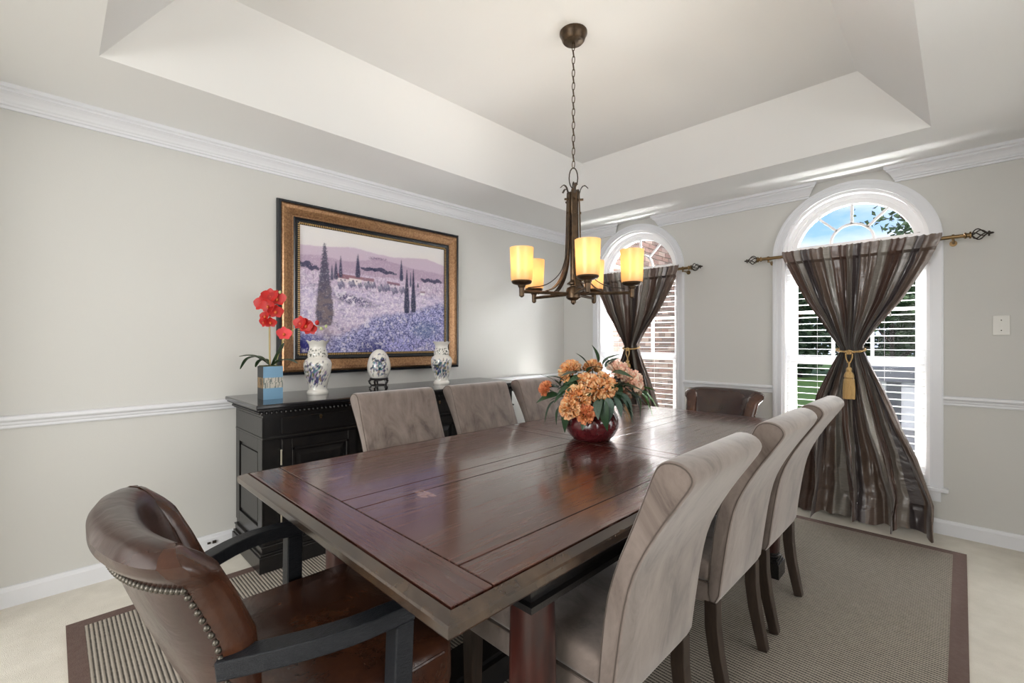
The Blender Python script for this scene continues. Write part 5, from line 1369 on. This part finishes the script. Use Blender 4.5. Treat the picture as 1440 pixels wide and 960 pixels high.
def tree(name, label, loc, h, cr_r, n, leaf, mleaf, trunk_h, seed, cz0=None, group=None, squash=1.0):
    r = random.Random(seed); t = thing(name, label, 'tree', loc, group=group)
    bb = MB(); bb.tube([(0, 0, 0), (0.05, 0, trunk_h * .5), (0, .05, h * .8)], [h * .025, h * .02, h * .006], 7)
    for k in range(7):
        a = r.uniform(0, 6.28); z0 = trunk_h * .8 + (h - trunk_h) * .6 * r.random()
        bb.tube([(0, 0, z0), (cr_r * .4 * cos(a), cr_r * .4 * sin(a), z0 + .12 * h), (cr_r * .8 * cos(a), cr_r * .8 * sin(a), z0 + .16 * h)], [h * .010, h * .006, h * .002], 5)
    build('trunk', bb, m_bark, t)
    bb = MB(); blobs = [(Vector((r.uniform(-.7, .7) * cr_r, r.uniform(-.7, .7) * cr_r, trunk_h + (h - trunk_h) * (.08 + .84 * r.random()))), cr_r * r.uniform(.3, .55)) for _ in range(26)]
    for i in range(n):
        c, rad = r.choice(blobs); d = Vector((r.gauss(0, 1), r.gauss(0, 1), r.gauss(0, 1))).normalized() * rad * r.random() ** .4; p = c + d; p.z = max(p.z, .1)
        a = Vector((r.gauss(0, 1), r.gauss(0, 1), r.gauss(0, .6))).normalized(); s = a.cross(Vector((r.gauss(0, 1), r.gauss(0, 1), r.gauss(0, 1)))).normalized(); L = leaf * r.uniform(.7, 1.3); nn = a.cross(s) * L * .12
        bb.add([tuple(p), tuple(p + a * L * .5 + s * L * .3 + nn), tuple(p + a * L), tuple(p + a * L * .5 - s * L * .3 + nn)], [(0, 1, 2, 3)])
    o = build('foliage', bb, mleaf, t); o['kind'] = 'stuff'
    return t
m_bark = M('bark', (0.06, 0.045, 0.035), 0.9)
m_f1 = M('dark foliage', (0.022, 0.045, 0.024), 0.7, var=(.8, (0.045, 0.08, 0.032))); m_f2 = M('mid foliage', (0.032, 0.065, 0.028), 0.7, var=(.8, (0.06, 0.10, 0.035)))
TREES = [(-14.6, 30, 6.2, 1.7, 'tree at the far left end of the row beyond the lawn'), (-10.6, 30.5, 6.8, 1.62, 'second tree from the left in the row beyond the lawn'),
         (-6.6, 30, 6.4, 1.62, 'third tree from the left in the row beyond the lawn'), (-2.6, 30.5, 6.9, 1.62, 'tree behind the tied curtain in the row beyond the lawn'),
         (1.4, 30, 6.5, 1.62, 'tree right of the curtain waist in the row beyond the lawn'), (5.4, 30.5, 6.8, 1.62, 'tree at the right end of the row beyond the lawn'),
         (-12.6, 35, 7.4, 1.62, 'taller tree behind the gap at the far left of the row'), (-8.6, 35.5, 7.8, 1.62, 'taller tree behind the second gap of the row'),
         (-4.6, 35, 7.4, 1.62, 'taller tree behind the middle gap of the row'), (-0.6, 35.5, 7.9, 1.62, 'taller tree behind the gap beside the curtain waist'), (3.4, 35, 7.6, 1.62, 'taller tree behind the gap at the right of the row')]
for i, (x, y, h, cr_r, lab) in enumerate(TREES):
    tree('tree', lab, (x, y, -.8), h, cr_r, 4200, .36, (m_f1, m_f2)[i % 2], 0.3, 20 + i, group='trees beyond the lawn')
tree('small_leaved_tree', 'tall tree with small sparse leaves seen against the sky in the arched window', (-0.15, 9.4, -.8), 5.9, 0.95, 2100, .10, m_f1, 2.6, 44)
# low outbuilding seen through the lower panes
ob = thing('outbuilding', 'low grey-roofed outbuilding with white panels seen through the lower panes', 'building', (-.9, 13.5, -.8))
b = MB(); b.box(-1.3, 1.5, 0, 2, 0, 1.12); build('wall', b, m_f3 := M('white siding', (.55, .56, .58), .7), ob)
b = MB(); b.box(-1.35, 1.55, -.12, 1.0, 1.10, 1.42); build('roof', b, M('grey shingles', (.13, .135, .15), .8, bump=(20, .6)), ob)
for x in (-1.0, -.2, .6, 1.3):
    b = MB(); b.box(x - .13, x + .13, -.04, -.001, 0.05, 1.08); build('dark_post', b, M('dark panel', (.035, .04, .05), .5), ob)
